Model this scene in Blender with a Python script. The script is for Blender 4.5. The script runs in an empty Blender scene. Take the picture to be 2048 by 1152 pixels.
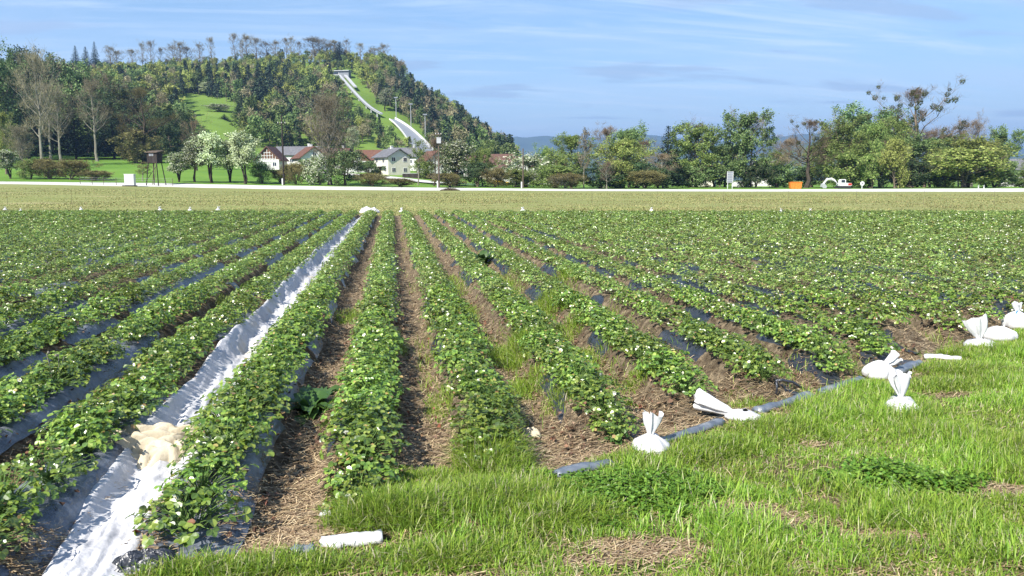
import bpy, math
import numpy as np
from mathutils import Vector, Matrix

# ------------------------------------------------------------------ camera, world, sun, exposure
SC = bpy.context.scene
COL = SC.collection
FPX, CX, CY, YH = 1540.0, 1024.0, 576.0, 360.0
CAM_Z = 2.0
PITCH = math.atan((CY - YH) / FPX)
YAW = math.atan(240.0 / FPX * math.cos(PITCH))        # crop rows run along +Y, the lens looks a little right of them
SP, CP = math.sin(PITCH), math.cos(PITCH)
FW = np.array([math.sin(YAW), math.cos(YAW)])
RT = np.array([math.cos(YAW), -math.sin(YAW)])

cam = bpy.data.cameras.new('camera')
cam.sensor_width = 36.0
cam.lens = 36.0 * FPX / 2048.0
cam.clip_start = 0.05
cam.clip_end = 30000.0
cam_o = bpy.data.objects.new('camera', cam)
COL.objects.link(cam_o)
cam_o.location = (0, 0, CAM_Z)
cam_o.rotation_euler = (math.radians(90) - PITCH, 0, -YAW)
SC.camera = cam_o

SUN_EL = math.radians(42)
SUN_AZ = math.radians(34)                              # left of straight behind the camera
sh = -FW * math.cos(SUN_AZ) - RT * math.sin(SUN_AZ)
SUN_V = Vector((sh[0] * math.cos(SUN_EL), sh[1] * math.cos(SUN_EL), math.sin(SUN_EL)))
sun = bpy.data.lights.new('sun', 'SUN')
sun.energy = 4.6
sun.angle = math.radians(0.55)
sun.color = (1.0, 0.95, 0.86)
sun_o = bpy.data.objects.new('sun', sun)
COL.objects.link(sun_o)
sun_o.rotation_euler = SUN_V.to_track_quat('Z', 'Y').to_euler()

W = bpy.data.worlds.new('World')
SC.world = W
W.use_nodes = True
SC.view_settings.view_transform = 'Standard'
SC.view_settings.look = 'None'
SC.view_settings.exposure = 1.22
SC.view_settings.gamma = 1.0
SC.render.engine = 'CYCLES'
SC.cycles.max_bounces = 6
SC.cycles.diffuse_bounces = 3
SC.cycles.glossy_bounces = 2
SC.cycles.transmission_bounces = 4
SC.cycles.transparent_max_bounces = 6
SC.cycles.volume_bounces = 0
SC.cycles.volume_max_steps = 64
SC.cycles.sample_clamp_indirect = 4.0
SC.cycles.use_denoising = True
SC.cycles.denoiser = 'OPENIMAGEDENOISE'
SC.cycles.denoising_input_passes = 'RGB_ALBEDO_NORMAL'


def world_nodes():
    nt = W.node_tree
    N, L = nt.nodes, nt.links
    N.clear()

    def nd(t, **kw):
        n = N.new(t)
        for k, v in kw.items():
            setattr(n, k, v)
        return n

    def math_(op, a, b=None):
        n = nd('ShaderNodeMath', operation=op)
        for i, v in enumerate((a, b)):
            if v is None:
                continue
            if isinstance(v, (int, float)):
                n.inputs[i].default_value = v
            else:
                L.new(v, n.inputs[i])
        return n.outputs[0]
    out = nd('ShaderNodeOutputWorld')
    bg = nd('ShaderNodeBackground')
    bg.inputs['Strength'].default_value = 0.074
    sky = nd('ShaderNodeTexSky', sky_type='NISHITA', sun_disc=False, sun_elevation=SUN_EL,
             sun_rotation=math.atan2(SUN_V.x, SUN_V.y), air_density=1.0, dust_density=0.6, ozone_density=2.2, altitude=400)
    tc = nd('ShaderNodeTexCoord')
    # turn the direction so that +Y is where the rows run; flatten it on a cloud plane
    sep = nd('ShaderNodeSeparateXYZ')
    L.new(tc.outputs['Generated'], sep.inputs[0])
    zz = math_('ADD', math_('MAXIMUM', sep.outputs['Z'], 0.0), 0.10)
    comb = nd('ShaderNodeCombineXYZ')
    L.new(math_('DIVIDE', sep.outputs['X'], zz), comb.inputs[0])
    L.new(math_('DIVIDE', sep.outputs['Y'], zz), comb.inputs[1])

    def cloud(scale, rot, sx, sy, lo, hi, det, rough, dist, off):
        mp = nd('ShaderNodeMapping')
        mp.inputs['Rotation'].default_value = (0, 0, rot)
        mp.inputs['Scale'].default_value = (sx, sy, 1)
        mp.inputs['Location'].default_value = off
        L.new(comb.outputs[0], mp.inputs[0])
        nz = nd('ShaderNodeTexNoise')
        nz.inputs['Scale'].default_value = scale
        nz.inputs['Detail'].default_value = det
        nz.inputs['Roughness'].default_value = rough
        nz.inputs['Distortion'].default_value = dist
        L.new(mp.outputs[0], nz.inputs['Vector'])
        mr = nd('ShaderNodeMapRange', interpolation_type='SMOOTHSTEP')
        mr.inputs[1].default_value = lo
        mr.inputs[2].default_value = hi
        L.new(nz.outputs['Fac'], mr.inputs[0])
        return mr.outputs[0]
    veil = cloud(0.9, 0.25, 0.5, 1.3, 0.38, 0.72, 7, 0.62, 0.6, (3.1, 1.7, 0))
    wisp = cloud(2.2, 0.35, 0.35, 1.9, 0.44, 0.74, 8, 0.66, 1.0, (0.4, 7.7, 0))
    patch = cloud(1.2, 0.12, 0.80, 2.0, 0.56, 0.66, 5, 0.5, 0.3, (5.3, 2.2, 0))

    def mix(fac, a, b):
        m = nd('ShaderNodeMix', data_type='RGBA')
        if isinstance(fac, float):
            m.inputs[0].default_value = fac
        else:
            L.new(fac, m.inputs[0])
        for i, v in ((6, a), (7, b)):
            if isinstance(v, tuple):
                m.inputs[i].default_value = v
            else:
                L.new(v, m.inputs[i])
        return m.outputs[2]
    # pale haze low down
    low = nd('ShaderNodeMapRange', interpolation_type='SMOOTHSTEP')
    low.inputs[1].default_value = 0.34
    low.inputs[2].default_value = 0.0
    low.inputs[3].default_value = 0.0
    low.inputs[4].default_value = 0.66
    L.new(sep.outputs['Z'], low.inputs[0])
    hs = nd('ShaderNodeHueSaturation')
    hs.inputs['Saturation'].default_value = 1.25
    L.new(sky.outputs[0], hs.inputs['Color'])
    c = mix(low.outputs[0], hs.outputs[0], (3.7, 4.8, 6.4, 1))
    c = mix(math_('MULTIPLY', veil, 0.50), c, (4.4, 5.5, 7.0, 1))
    c = mix(math_('MULTIPLY', wisp, 0.42), c, (6.0, 6.8, 7.8, 1))
    c = mix(math_('MULTIPLY', patch, 0.55), c, (2.7, 3.6, 5.1, 1))
    L.new(c, bg.inputs['Color'])
    L.new(bg.outputs[0], out.inputs['Surface'])


world_nodes()

# ------------------------------------------------------------------ small maths
rng = np.random.default_rng(11)


def smooth(a, b, x):
    t = np.clip((np.asarray(x, float) - a) / (b - a), 0, 1)
    return t * t * (3 - 2 * t)


def hash2(ix, iy, seed):
    h = (ix.astype(np.int64) * 374761393 + iy.astype(np.int64) * 668265263 + seed * 974711) & 0x7fffffff
    h = ((h ^ (h >> 13)) * 1274126177) & 0x7fffffff
    h = (h ^ (h >> 16)) & 0xffff
    return h / 65535.0


def vnoise(x, y, seed=0):
    x = np.asarray(x, float)
    y = np.asarray(y, float)
    x0, y0 = np.floor(x), np.floor(y)
    fx, fy = x - x0, y - y0
    fx, fy = fx * fx * (3 - 2 * fx), fy * fy * (3 - 2 * fy)
    a, b = hash2(x0, y0, seed), hash2(x0 + 1, y0, seed)
    c, d = hash2(x0, y0 + 1, seed), hash2(x0 + 1, y0 + 1, seed)
    return (a + (b - a) * fx) * (1 - fy) + (c + (d - c) * fx) * fy


def fbm(x, y, seed=0, oct_=4, gain=0.5):
    s, amp, tot = 0.0, 1.0, 0.0
    x = np.asarray(x, float)
    y = np.asarray(y, float)
    for i in range(oct_):
        s = s + amp * vnoise(x * 2 ** i + 17.3 * i, y * 2 ** i - 9.1 * i, seed + i)
        tot += amp
        amp *= gain
    return s / tot


def cd(c, D):                                            # camera right/forward metres -> world x, y
    c = np.asarray(c, float)
    D = np.asarray(D, float)
    return c * RT[0] + D * FW[0], c * RT[1] + D * FW[1]


def to_cd(x, y):
    return x * RT[0] + y * RT[1], x * FW[0] + y * FW[1]


def ray(px, py):                                         # slopes (right per forward, up per forward) of a line of sight
    u, v = (px - CX) / FPX, (CY - py) / FPX
    f = CP + v * SP
    return u / f, (-SP + v * CP) / f


def at(px, py, D):
    a, b = ray(px, py)
    x, y = cd(a * D, D)
    return np.array([float(x), float(y), CAM_Z + b * D])


def ground(px, py, z=0.05):
    a, b = ray(px, py)
    D = (z - CAM_Z) / b
    x, y = cd(a * D, D)
    return np.array([float(x), float(y), z])


# ------------------------------------------------------------------ terrain
T_PX = np.array([-900, -300, 0, 300, 430, 560, 700, 780, 850, 900, 950, 1000, 1050, 1150, 1500, 2048, 2900], float)
T_D = np.array([46, 62, 139, 146, 170, 205, 260, 330, 430, 520, 600, 640, 800, 1200], float)
T_Y = np.array([
    [427, 427, 427, 427, 427, 427, 427, 427, 427, 427, 427, 427, 427, 427, 427, 427, 427],
    [409, 409, 409, 409, 409, 409, 409, 409, 409, 409, 409, 409, 409, 409, 409, 409, 409],
    [368, 368, 368, 373, 376, 378.5, 380, 380.5, 381, 381, 381, 381, 381.5, 382, 383, 383.5, 383.5],
    [362, 362, 363, 366, 368.5, 371, 373, 374, 375, 375.5, 376, 376.5, 377, 378, 378.5, 376.5, 376.5],
    [352, 352, 352, 353, 357, 361, 364, 366, 368, 369, 370, 372, 374, 376, 376, 375, 375],
    [335, 335, 334, 336, 342, 347, 350, 350, 352, 356, 360, 364, 369, 374, 374, 374, 374],
    [306, 306, 308, 314, 320, 326, 333, 337, 340, 344, 350, 356, 366, 372, 372, 372, 372],
    [270, 270, 268, 272, 280, 296, 310, 318, 324, 328, 335, 346, 362, 369, 369, 369, 369],
    [205, 205, 198, 203, 212, 226, 238, 252, 266, 284, 306, 328, 356, 366, 366, 366, 366],
    [170, 170, 170, 172, 170, 166, 174, 190, 224, 250, 276, 312, 352, 365, 365, 365, 365],
    [156, 155, 153, 148, 140, 128, 123, 134, 198, 226, 264, 306, 350, 364, 364, 364, 364],
    [154, 153, 151, 147, 139, 127, 123, 135, 199, 227, 265, 307, 350, 364, 364, 364, 364],
    [160, 160, 160, 160, 160, 160, 170, 190, 240, 270, 300, 325, 352, 363, 363, 363, 363],
    [300, 300, 300, 300, 300, 300, 300, 300, 310, 320, 330, 340, 355, 362, 362, 362, 362]], float)


def terr(c, D):
    c = np.asarray(c, float)
    D = np.asarray(D, float)
    px = CX + FPX * (c / np.maximum(D, 1)) / CP
    i = np.clip(np.searchsorted(T_PX, px) - 1, 0, len(T_PX) - 2)
    j = np.clip(np.searchsorted(T_D, D) - 1, 0, len(T_D) - 2)
    fx = np.clip((px - T_PX[i]) / (T_PX[i + 1] - T_PX[i]), 0, 1)
    fx = fx * 0.5 + 0.5 * fx * fx * (3 - 2 * fx)
    fd = np.clip((D - T_D[j]) / (T_D[j + 1] - T_D[j]), 0, 1)
    y0 = T_Y[j, i] * (1 - fx) + T_Y[j, i + 1] * fx
    y1 = T_Y[j + 1, i] * (1 - fx) + T_Y[j + 1, i + 1] * fx

    def zz(y, d):
        v = (CY - y) / FPX
        return CAM_Z + d * (-SP + v * CP) / (CP + v * SP)
    z = zz(y0, T_D[j]) * (1 - fd) + zz(y1, T_D[j + 1]) * fd
    z = np.where(D > 1200, zz(y1, T_D[j + 1]) * np.clip(1 - (D - 1200) / 600, 0, 1), z)
    flat = smooth(46, 66, D)
    return z * flat + 0.0 * (1 - flat)


def on_terrain(px, D):
    a, _ = ray(px, YH)
    z = float(terr(a * D, D))
    x, y = cd(a * D, D)
    return np.array([float(x), float(y), z])


# rows of the field: centre lines X = ROW0 + k * PITCH_ROW
ROW_P = 0.91


def row_x_at(px, py, z):
    return ground(px, py, z)[0]


ROW_A = -1.14          # first row to the right of the white fleece
FIELD_END = 43.0
BPX = [(-700, 1500), (100, 1235), (330, 1135), (600, 1098), (690, 1035), (860, 965), (1000, 945), (1120, 950), (1250, 905), (1440, 850),
       (1600, 800), (1720, 770), (1850, 722), (1960, 686), (2060, 650), (2300, 585), (2700, 520)]
_b = np.array([ground(x, y, 0.05) for x, y in BPX])
_o = np.argsort(_b[:, 0])
BX, BY = _b[_o, 0], _b[_o, 1]


def yb(X):
    return np.interp(X, BX, BY)


def row_dx(X):
    k = np.round((X - ROW_A) / ROW_P)
    return X - (ROW_A + k * ROW_P), k


def near_z(X, Y):
    X = np.asarray(X, float)
    Y = np.asarray(Y, float)
    dx, k = row_dx(X)
    c, D = to_cd(X, Y)
    m = smooth(0.0, 0.8, Y - yb(X) - 0.05) * (1 - smooth(FIELD_END - 0.4, FIELD_END + 0.6, D))
    wob = 0.05 * (vnoise(X * 0.7, Y * 0.9, 3) - 0.5)
    ridge = 0.21 * (1 - smooth(0.14, 0.36, np.abs(dx + wob)))
    lump = 0.045 * (fbm(X * 3.1, Y * 3.1, 5, 3) - 0.5)
    head = 0.05 + 0.09 * (fbm(X * 0.9, Y * 0.9, 8, 3) - 0.5)
    inside = smooth(0.0, 0.45, Y - yb(X) + 0.1)
    fade = 1 - smooth(40, 46, D)
    return (ridge * m + lump * (0.4 + 0.6 * inside) + head * (1 - inside)) * fade


# ------------------------------------------------------------------ mesh helpers
def mesh_np(name, V, F, mats=(), midx=None, smooth_=False, attrs=None):
    """V (n,3); F list of index arrays, each (m,k) with its own k."""
    me = bpy.data.meshes.new(name)
    V = np.ascontiguousarray(V, dtype=np.float32)
    if not isinstance(F, (list, tuple)):
        F = [F]
    F = [np.asarray(f, dtype=np.int32) for f in F if len(f)]
    me.vertices.add(len(V))
    me.vertices.foreach_set('co', V.ravel())
    nl = sum(f.size for f in F)
    npol = sum(len(f) for f in F)
    me.loops.add(nl)
    me.polygons.add(npol)
    me.loops.foreach_set('vertex_index', np.concatenate([f.ravel() for f in F]))
    tot = np.concatenate([np.full(len(f), f.shape[1], np.int32) for f in F])
    st = np.concatenate([[0], np.cumsum(tot)[:-1]]).astype(np.int32)
    me.polygons.foreach_set('loop_start', st)
    if midx is not None:
        me.polygons.foreach_set('material_index', np.asarray(midx, np.int32))
    me.polygons.foreach_set('use_smooth', np.full(npol, bool(smooth_)))
    for m in mats:
        me.materials.append(m)
    if attrs:
        for k, a in attrs.items():
            at_ = me.attributes.new(k, 'FLOAT', 'POINT')
            at_.data.foreach_set('value', np.asarray(a, np.float32))
    me.update(calc_edges=True)
    me.validate(verbose=False)
    return me


class MB:
    """collects pieces, builds one mesh"""

    def __init__(self):
        self.V, self.T, self.Q, self.mt, self.mq, self.n = [], [], [], [], [], 0
        self.A = []

    def add(self, V, T=None, Q=None, m=0, a=0.0):
        V = np.asarray(V, float).reshape(-1, 3)
        if T is not None and len(T):
            self.T.append(np.asarray(T, int) + self.n)
            self.mt.append(np.full(len(T), m))
        if Q is not None and len(Q):
            self.Q.append(np.asarray(Q, int) + self.n)
            self.mq.append(np.full(len(Q), m))
        self.V.append(V)
        self.A.append(np.broadcast_to(np.asarray(a, float), (len(V),)))
        self.n += len(V)
        return self

    def box(self, c, s, rz=0.0, m=0, M=None):
        s = np.asarray(s, float) / 2
        v = np.array([[-1, -1, -1], [1, -1, -1], [1, 1, -1], [-1, 1, -1], [-1, -1, 1], [1, -1, 1], [1, 1, 1], [-1, 1, 1]]) * s
        if rz:
            cr, sr = math.cos(rz), math.sin(rz)
            v = v @ np.array([[cr, sr, 0], [-sr, cr, 0], [0, 0, 1]])
        if M is not None:
            v = v @ np.asarray(M).T
        return self.add(v + np.asarray(c, float), Q=[[3, 2, 1, 0], [4, 5, 6, 7], [0, 1, 5, 4], [1, 2, 6, 5], [2, 3, 7, 6], [3, 0, 4, 7]], m=m)

    def tube(self, pts, rad, sides=6, m=0, cap=True):
        pts = np.asarray(pts, float)
        V, Q = tubes(pts[None], np.broadcast_to(np.asarray(rad, float), (len(pts),))[None], sides)
        self.add(V, Q=Q, m=m)
        if cap:
            n = len(pts)
            for ring, rev in ((0, True), (n - 1, False)):
                idx = [self.n - n * sides + ring * sides + k for k in range(sides)]
                if rev:
                    idx = idx[::-1]
                if sides == 4:
                    self.Q.append(np.array([idx]))
                    self.mq.append(np.array([m]))
                else:
                    t = [[idx[0], idx[k], idx[k + 1]] for k in range(1, sides - 1)]
                    self.T.append(np.array(t))
                    self.mt.append(np.full(len(t), m))
        return self

    def mesh(self, name, mats, smooth_=False, attr=None):
        V = np.concatenate(self.V)
        F, mi = [], []
        if self.T:
            F.append(np.concatenate(self.T))
            mi.append(np.concatenate(self.mt))
        if self.Q:
            F.append(np.concatenate(self.Q))
            mi.append(np.concatenate(self.mq))
        if not isinstance(mats, (list, tuple)):
            mats = [mats]
        return mesh_np(name, V, F, mats, np.concatenate(mi), smooth_, {attr: np.concatenate(self.A)} if attr else None)

    def build(self, name, mats, parent=None, smooth_=False, loc=None):
        return obj(name, self.mesh(name, mats, smooth_), parent, loc)


def tubes(P, Rr, sides=4):
    """P (B,N,3), Rr (B,N) -> verts, quads"""
    B, N, _ = P.shape
    T = np.gradient(P, axis=1)
    T /= np.linalg.norm(T, axis=2, keepdims=True) + 1e-9
    up = np.where(np.abs(T[..., 2:3]) > 0.9, np.array([1.0, 0, 0]), np.array([0, 0, 1.0]))
    U = np.cross(T, up)
    U /= np.linalg.norm(U, axis=2, keepdims=True) + 1e-9
    Wv = np.cross(T, U)
    th = np.arange(sides) * 2 * math.pi / sides
    V = P[:, :, None, :] + Rr[:, :, None, None] * (np.cos(th)[None, None, :, None] * U[:, :, None, :] + np.sin(th)[None, None, :, None] * Wv[:, :, None, :])
    b = np.arange(B)[:, None, None] * N * sides
    n = np.arange(N - 1)[None, :, None] * sides
    k = np.arange(sides)[None, None, :]
    k2 = (k + 1) % sides
    Q = np.stack([b + n + k, b + n + k2, b + n + sides + k2, b + n + sides + k], -1).reshape(-1, 4)
    return V.reshape(-1, 3), Q


def rot_from(n, ang):
    """orthonormal frames (B,3,3): columns x, y, n; spun by ang"""
    n = n / (np.linalg.norm(n, axis=1, keepdims=True) + 1e-9)
    ref = np.where(np.abs(n[:, 2:3]) > 0.95, np.array([1.0, 0, 0]), np.array([0, 0, 1.0]))
    a = np.cross(ref, n)
    a /= np.linalg.norm(a, axis=1, keepdims=True) + 1e-9
    b = np.cross(n, a)
    ca, sa = np.cos(ang)[:, None], np.sin(ang)[:, None]
    return np.stack([a * ca + b * sa, -a * sa + b * ca, n], 2)


def stamp(tv, faces, P, Rm, S):
    """place template tv (k,3) with faces at P with frames Rm and scales S"""
    V = np.einsum('bij,kj->bki', Rm, tv) * np.asarray(S)[:, None, None] + P[:, None, :]
    off = np.arange(len(P))[:, None, None] * len(tv)
    return V.reshape(-1, 3), (np.asarray(faces)[None] + off).reshape(-1, np.asarray(faces).shape[1])


def obj(name, me, parent=None, loc=None):
    o = bpy.data.objects.new(name, me)
    COL.objects.link(o)
    if parent is not None:
        o.parent = parent
    if loc is not None:
        o.location = [float(v) for v in loc]
    return o


def tag(o, label, cat, group=None):
    o['label'] = label
    o['category'] = cat
    if group:
        o['group'] = group
    return o


def kind(o, k):
    o['kind'] = k
    return o


def thing(name, label, cat, loc=(0, 0, 0), rz=0.0, group=None, scale=None):
    o = obj(name, None, None, loc)
    o.rotation_euler = (0, 0, rz)
    if scale is not None:
        o.scale = scale
    return tag(o, label, cat, group)


ORD = ['zeroth', 'first', 'second', 'third', 'fourth', 'fifth', 'sixth', 'seventh', 'eighth', 'ninth', 'tenth', 'eleventh', 'twelfth', 'thirteenth',
       'fourteenth', 'fifteenth', 'sixteenth', 'seventeenth', 'eighteenth', 'nineteenth', 'twentieth']
TENS = {20: 'twenty', 30: 'thirty', 40: 'forty', 50: 'fifty'}


def ordinal(n):
    if n <= 20:
        return ORD[n]
    t = n // 10 * 10
    return (TENS[t] + '-' + ORD[n - t]) if n > t else TENS[t][:-1] + 'ieth'


# ------------------------------------------------------------------ materials
def new_mat(name):
    m = bpy.data.materials.new(name)
    m.use_nodes = True
    nt = m.node_tree
    nt.nodes.clear()
    out = nt.nodes.new('ShaderNodeOutputMaterial')
    return m, nt, out


def rgba(c):
    return (c[0], c[1], c[2], 1.0)


def ramp(nt, fac, stops):
    r = nt.nodes.new('ShaderNodeValToRGB')
    e = r.color_ramp.elements
    while len(e) < len(stops):
        e.new(0.5)
    for i, (p, c) in enumerate(stops):
        e[i].position = p
        e[i].color = rgba(c)
    nt.links.new(fac, r.inputs[0])
    return r.outputs[0]


def noise_node(nt, scale, det=4, rough=0.55, coord='Object', stretch=None):
    tc = nt.nodes.new('ShaderNodeTexCoord')
    n = nt.nodes.new('ShaderNodeTexNoise')
    n.inputs['Scale'].default_value = scale
    n.inputs['Detail'].default_value = det
    n.inputs['Roughness'].default_value = rough
    src = tc.outputs[coord]
    if stretch:
        mp = nt.nodes.new('ShaderNodeMapping')
        mp.inputs['Scale'].default_value = stretch
        nt.links.new(src, mp.inputs[0])
        src = mp.outputs[0]
    nt.links.new(src, n.inputs['Vector'])
    return n.outputs['Fac']


def bump(nt, h, strength, dist, bsdf):
    b = nt.nodes.new('ShaderNodeBump')
    b.inputs['Strength'].default_value = strength
    b.inputs['Distance'].default_value = dist
    nt.links.new(h, b.inputs['Height'])
    nt.links.new(b.outputs[0], bsdf.inputs['Normal'])


def surf(name, stops, scale=4.0, det=5, rough=0.8, spec=0.3, bump_s=0.0, bump_scale=None, bump_d=0.02, stretch=None, metallic=0.0):
    m, nt, out = new_mat(name)
    p = nt.nodes.new('ShaderNodeBsdfPrincipled')
    p.inputs['Roughness'].default_value = rough
    p.inputs['Specular IOR Level'].default_value = spec
    p.inputs['Metallic'].default_value = metallic
    if len(stops) == 1:
        stops = [(0.3, tuple(v * 0.88 for v in stops[0])), (0.7, tuple(min(1, v * 1.08) for v in stops[0]))]
    f = noise_node(nt, scale, det, stretch=stretch)
    nt.links.new(ramp(nt, f, stops), p.inputs['Base Color'])
    if bump_s:
        bump(nt, noise_node(nt, bump_scale or scale * 4, 4), bump_s, bump_d, p)
    nt.links.new(p.outputs[0], out.inputs[0])
    return m


def leaf_mat(name, stops, transl=0.35, rough=0.5, spec=0.35, tint=None, big=None):
    """colour varies leaf by leaf (random per island) and plant by plant (object random, or the mesh's own tint attribute)"""
    m, nt, out = new_mat(name)
    L = nt.links
    geo = nt.nodes.new('ShaderNodeNewGeometry')
    col = ramp(nt, geo.outputs['Random Per Island'], stops)
    if tint:
        at_ = nt.nodes.new('ShaderNodeAttribute')
        at_.attribute_name = tint
        fac = at_.outputs['Fac']
    else:
        oi = nt.nodes.new('ShaderNodeObjectInfo')
        fac = oi.outputs['Random']
    hsv = nt.nodes.new('ShaderNodeHueSaturation')
    mr = nt.nodes.new('ShaderNodeMapRange')
    mr.inputs[3].default_value = 0.72
    mr.inputs[4].default_value = 1.28
    L.new(fac, mr.inputs[0])
    L.new(mr.outputs[0], hsv.inputs['Value'])
    mr2 = nt.nodes.new('ShaderNodeMapRange')
    mr2.inputs[3].default_value = 0.485
    mr2.inputs[4].default_value = 0.51
    L.new(fac, mr2.inputs[0])
    L.new(mr2.outputs[0], hsv.inputs['Hue'])
    L.new(col, hsv.inputs['Color'])
    p = nt.nodes.new('ShaderNodeBsdfPrincipled')
    p.inputs['Roughness'].default_value = rough
    p.inputs['Specular IOR Level'].default_value = spec
    t = nt.nodes.new('ShaderNodeBsdfTranslucent')
    mx = nt.nodes.new('ShaderNodeMixShader')
    mx.inputs[0].default_value = transl
    L.new(hsv.outputs[0], p.inputs['Base Color'])
    L.new(hsv.outputs[0], t.inputs['Color'])
    L.new(p.outputs[0], mx.inputs[1])
    L.new(t.outputs[0], mx.inputs[2])
    L.new(mx.outputs[0], out.inputs[0])
    return m


MAT = {}
MAT['straw_leaf'] = leaf_mat('strawberry leaf', [(0.0, (0.064, 0.124, 0.021)), (0.45, (0.136, 0.232, 0.029)), (0.8, (0.237, 0.335, 0.048)), (0.982, (0.341, 0.418, 0.090)), (0.988, (0.446, 0.326, 0.112)), (1.0, (0.323, 0.156, 0.080))], 0.32, 0.32, 0.95)
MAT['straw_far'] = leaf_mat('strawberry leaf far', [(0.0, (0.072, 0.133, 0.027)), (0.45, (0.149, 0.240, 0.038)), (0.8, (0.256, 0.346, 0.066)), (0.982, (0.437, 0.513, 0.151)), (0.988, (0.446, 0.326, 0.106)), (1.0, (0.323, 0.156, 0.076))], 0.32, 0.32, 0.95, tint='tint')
MAT['petiole'] = surf('leaf stalk', [(0.10, 0.17, 0.04)], 30)
MAT['petal'] = surf('white petal', [(0.60, 0.60, 0.50)], 40, rough=0.6)
MAT['pollen'] = surf('yellow flower eye', [(0.75, 0.52, 0.05)], 40)
MAT['grass'] = leaf_mat('grass blade', [(0.0, (0.104, 0.207, 0.021)), (0.35, (0.197, 0.328, 0.034)), (0.74, (0.290, 0.410, 0.051)), (0.88, (0.360, 0.416, 0.109)), (1.0, (0.533, 0.476, 0.347))], 0.40, 0.5, 0.35, tint='tint')
MAT['dry_grass'] = leaf_mat('dry grass blade', [(0.0, (0.20, 0.21, 0.07)), (0.4, (0.27, 0.25, 0.10)), (0.75, (0.34, 0.29, 0.14)), (1.0, (0.22, 0.24, 0.07))], 0.2, 0.7, 0.2, tint='tint')
MAT['clover'] = leaf_mat('clover leaf', [(0.0, (0.061, 0.143, 0.016)), (0.6, (0.114, 0.221, 0.023)), (1.0, (0.176, 0.286, 0.039))], 0.3, 0.45, 0.4, tint='tint')
MAT['dock'] = leaf_mat('dock leaf', [(0.0, (0.045, 0.11, 0.025)), (1.0, (0.09, 0.17, 0.045))], 0.3, 0.4, 0.5)
MAT['straw'] = leaf_mat('straw stalk', [(0.0, (0.14, 0.09, 0.05)), (0.5, (0.36, 0.26, 0.15)), (1.0, (0.58, 0.46, 0.29))], 0.1, 0.6, 0.3, tint='tint')
MAT['dead_leaf'] = leaf_mat('dead leaf', [(0.0, (0.06, 0.036, 0.022)), (0.5, (0.15, 0.088, 0.055)), (0.85, (0.26, 0.175, 0.12)), (1.0, (0.17, 0.055, 0.035))], 0.15, 0.7, 0.2, tint='tint')
MAT['white_sack'] = surf('white woven sack', [(0.3, (0.42, 0.42, 0.43)), (0.7, (0.58, 0.58, 0.575))], 12, rough=0.6, bump_s=0.25, bump_scale=40, bump_d=0.01)


def sack_mat():
    m, nt, out = new_mat('white woven sack')
    L = nt.links
    p = nt.nodes.new('ShaderNodeBsdfPrincipled')
    p.inputs['Roughness'].default_value = 0.6
    p.inputs['Specular IOR Level'].default_value = 0.3
    base = ramp(nt, noise_node(nt, 14, 5), [(0.3, (0.42, 0.42, 0.43)), (0.7, (0.57, 0.57, 0.565))])
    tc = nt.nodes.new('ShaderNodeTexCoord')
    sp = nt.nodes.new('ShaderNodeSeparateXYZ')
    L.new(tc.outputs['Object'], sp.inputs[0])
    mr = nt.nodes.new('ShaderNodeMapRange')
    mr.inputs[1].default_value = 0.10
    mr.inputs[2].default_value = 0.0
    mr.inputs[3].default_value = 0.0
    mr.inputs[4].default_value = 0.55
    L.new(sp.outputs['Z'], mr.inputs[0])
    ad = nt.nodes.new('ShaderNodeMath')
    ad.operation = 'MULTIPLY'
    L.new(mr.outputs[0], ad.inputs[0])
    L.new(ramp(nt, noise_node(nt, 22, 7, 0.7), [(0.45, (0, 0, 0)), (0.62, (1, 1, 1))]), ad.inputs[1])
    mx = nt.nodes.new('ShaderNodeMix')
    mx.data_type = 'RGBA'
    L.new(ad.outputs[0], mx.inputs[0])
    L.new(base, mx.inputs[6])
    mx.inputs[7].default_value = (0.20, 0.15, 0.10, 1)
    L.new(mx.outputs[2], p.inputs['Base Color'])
    bump(nt, noise_node(nt, 55, 3), 0.35, 0.01, p)
    L.new(p.outputs[0], out.inputs[0])
    return m


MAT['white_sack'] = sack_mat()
MAT['grey_sack'] = surf('greyish sack top', [(0.3, (0.42, 0.43, 0.42)), (0.7, (0.56, 0.56, 0.55))], 12, rough=0.5, bump_s=0.25, bump_scale=40, bump_d=0.01)
MAT['string'] = surf('blue string', [(0.05, 0.25, 0.55)], 30)
MAT['string_w'] = surf('pale string', [(0.5, 0.48, 0.42)], 30)


def film_mat(name='black mulch film', stops=((0.35, (0.012, 0.014, 0.02)), (0.60, (0.03, 0.034, 0.045)), (0.78, (0.13, 0.11, 0.085)))):
    m, nt, out = new_mat(name)
    L = nt.links
    p = nt.nodes.new('ShaderNodeBsdfPrincipled')
    p.inputs['Roughness'].default_value = 0.3
    p.inputs['Specular IOR Level'].default_value = 0.75
    f = noise_node(nt, 5.0, 6, 0.6)
    L.new(ramp(nt, f, list(stops)), p.inputs['Base Color'])
    r = ramp(nt, f, [(0.3, (0.22,) * 3), (0.75, (0.55,) * 3)])
    L.new(r, p.inputs['Roughness'])
    bump(nt, noise_node(nt, 26.0, 3, 0.6, stretch=(1.0, 0.45, 1)), 0.7, 0.02, p)
    L.new(p.outputs[0], out.inputs[0])
    return m


MAT['film'] = film_mat()
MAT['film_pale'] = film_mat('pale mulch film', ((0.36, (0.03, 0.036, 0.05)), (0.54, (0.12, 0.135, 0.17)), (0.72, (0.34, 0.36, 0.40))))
MAT['pipe'] = surf('dusty grey film', [(0.3, (0.055, 0.068, 0.09)), (0.55, (0.13, 0.15, 0.18)), (0.75, (0.26, 0.25, 0.22))], 9, 6, 0.32, 0.7, 0.4, 40, 0.01)


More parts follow.
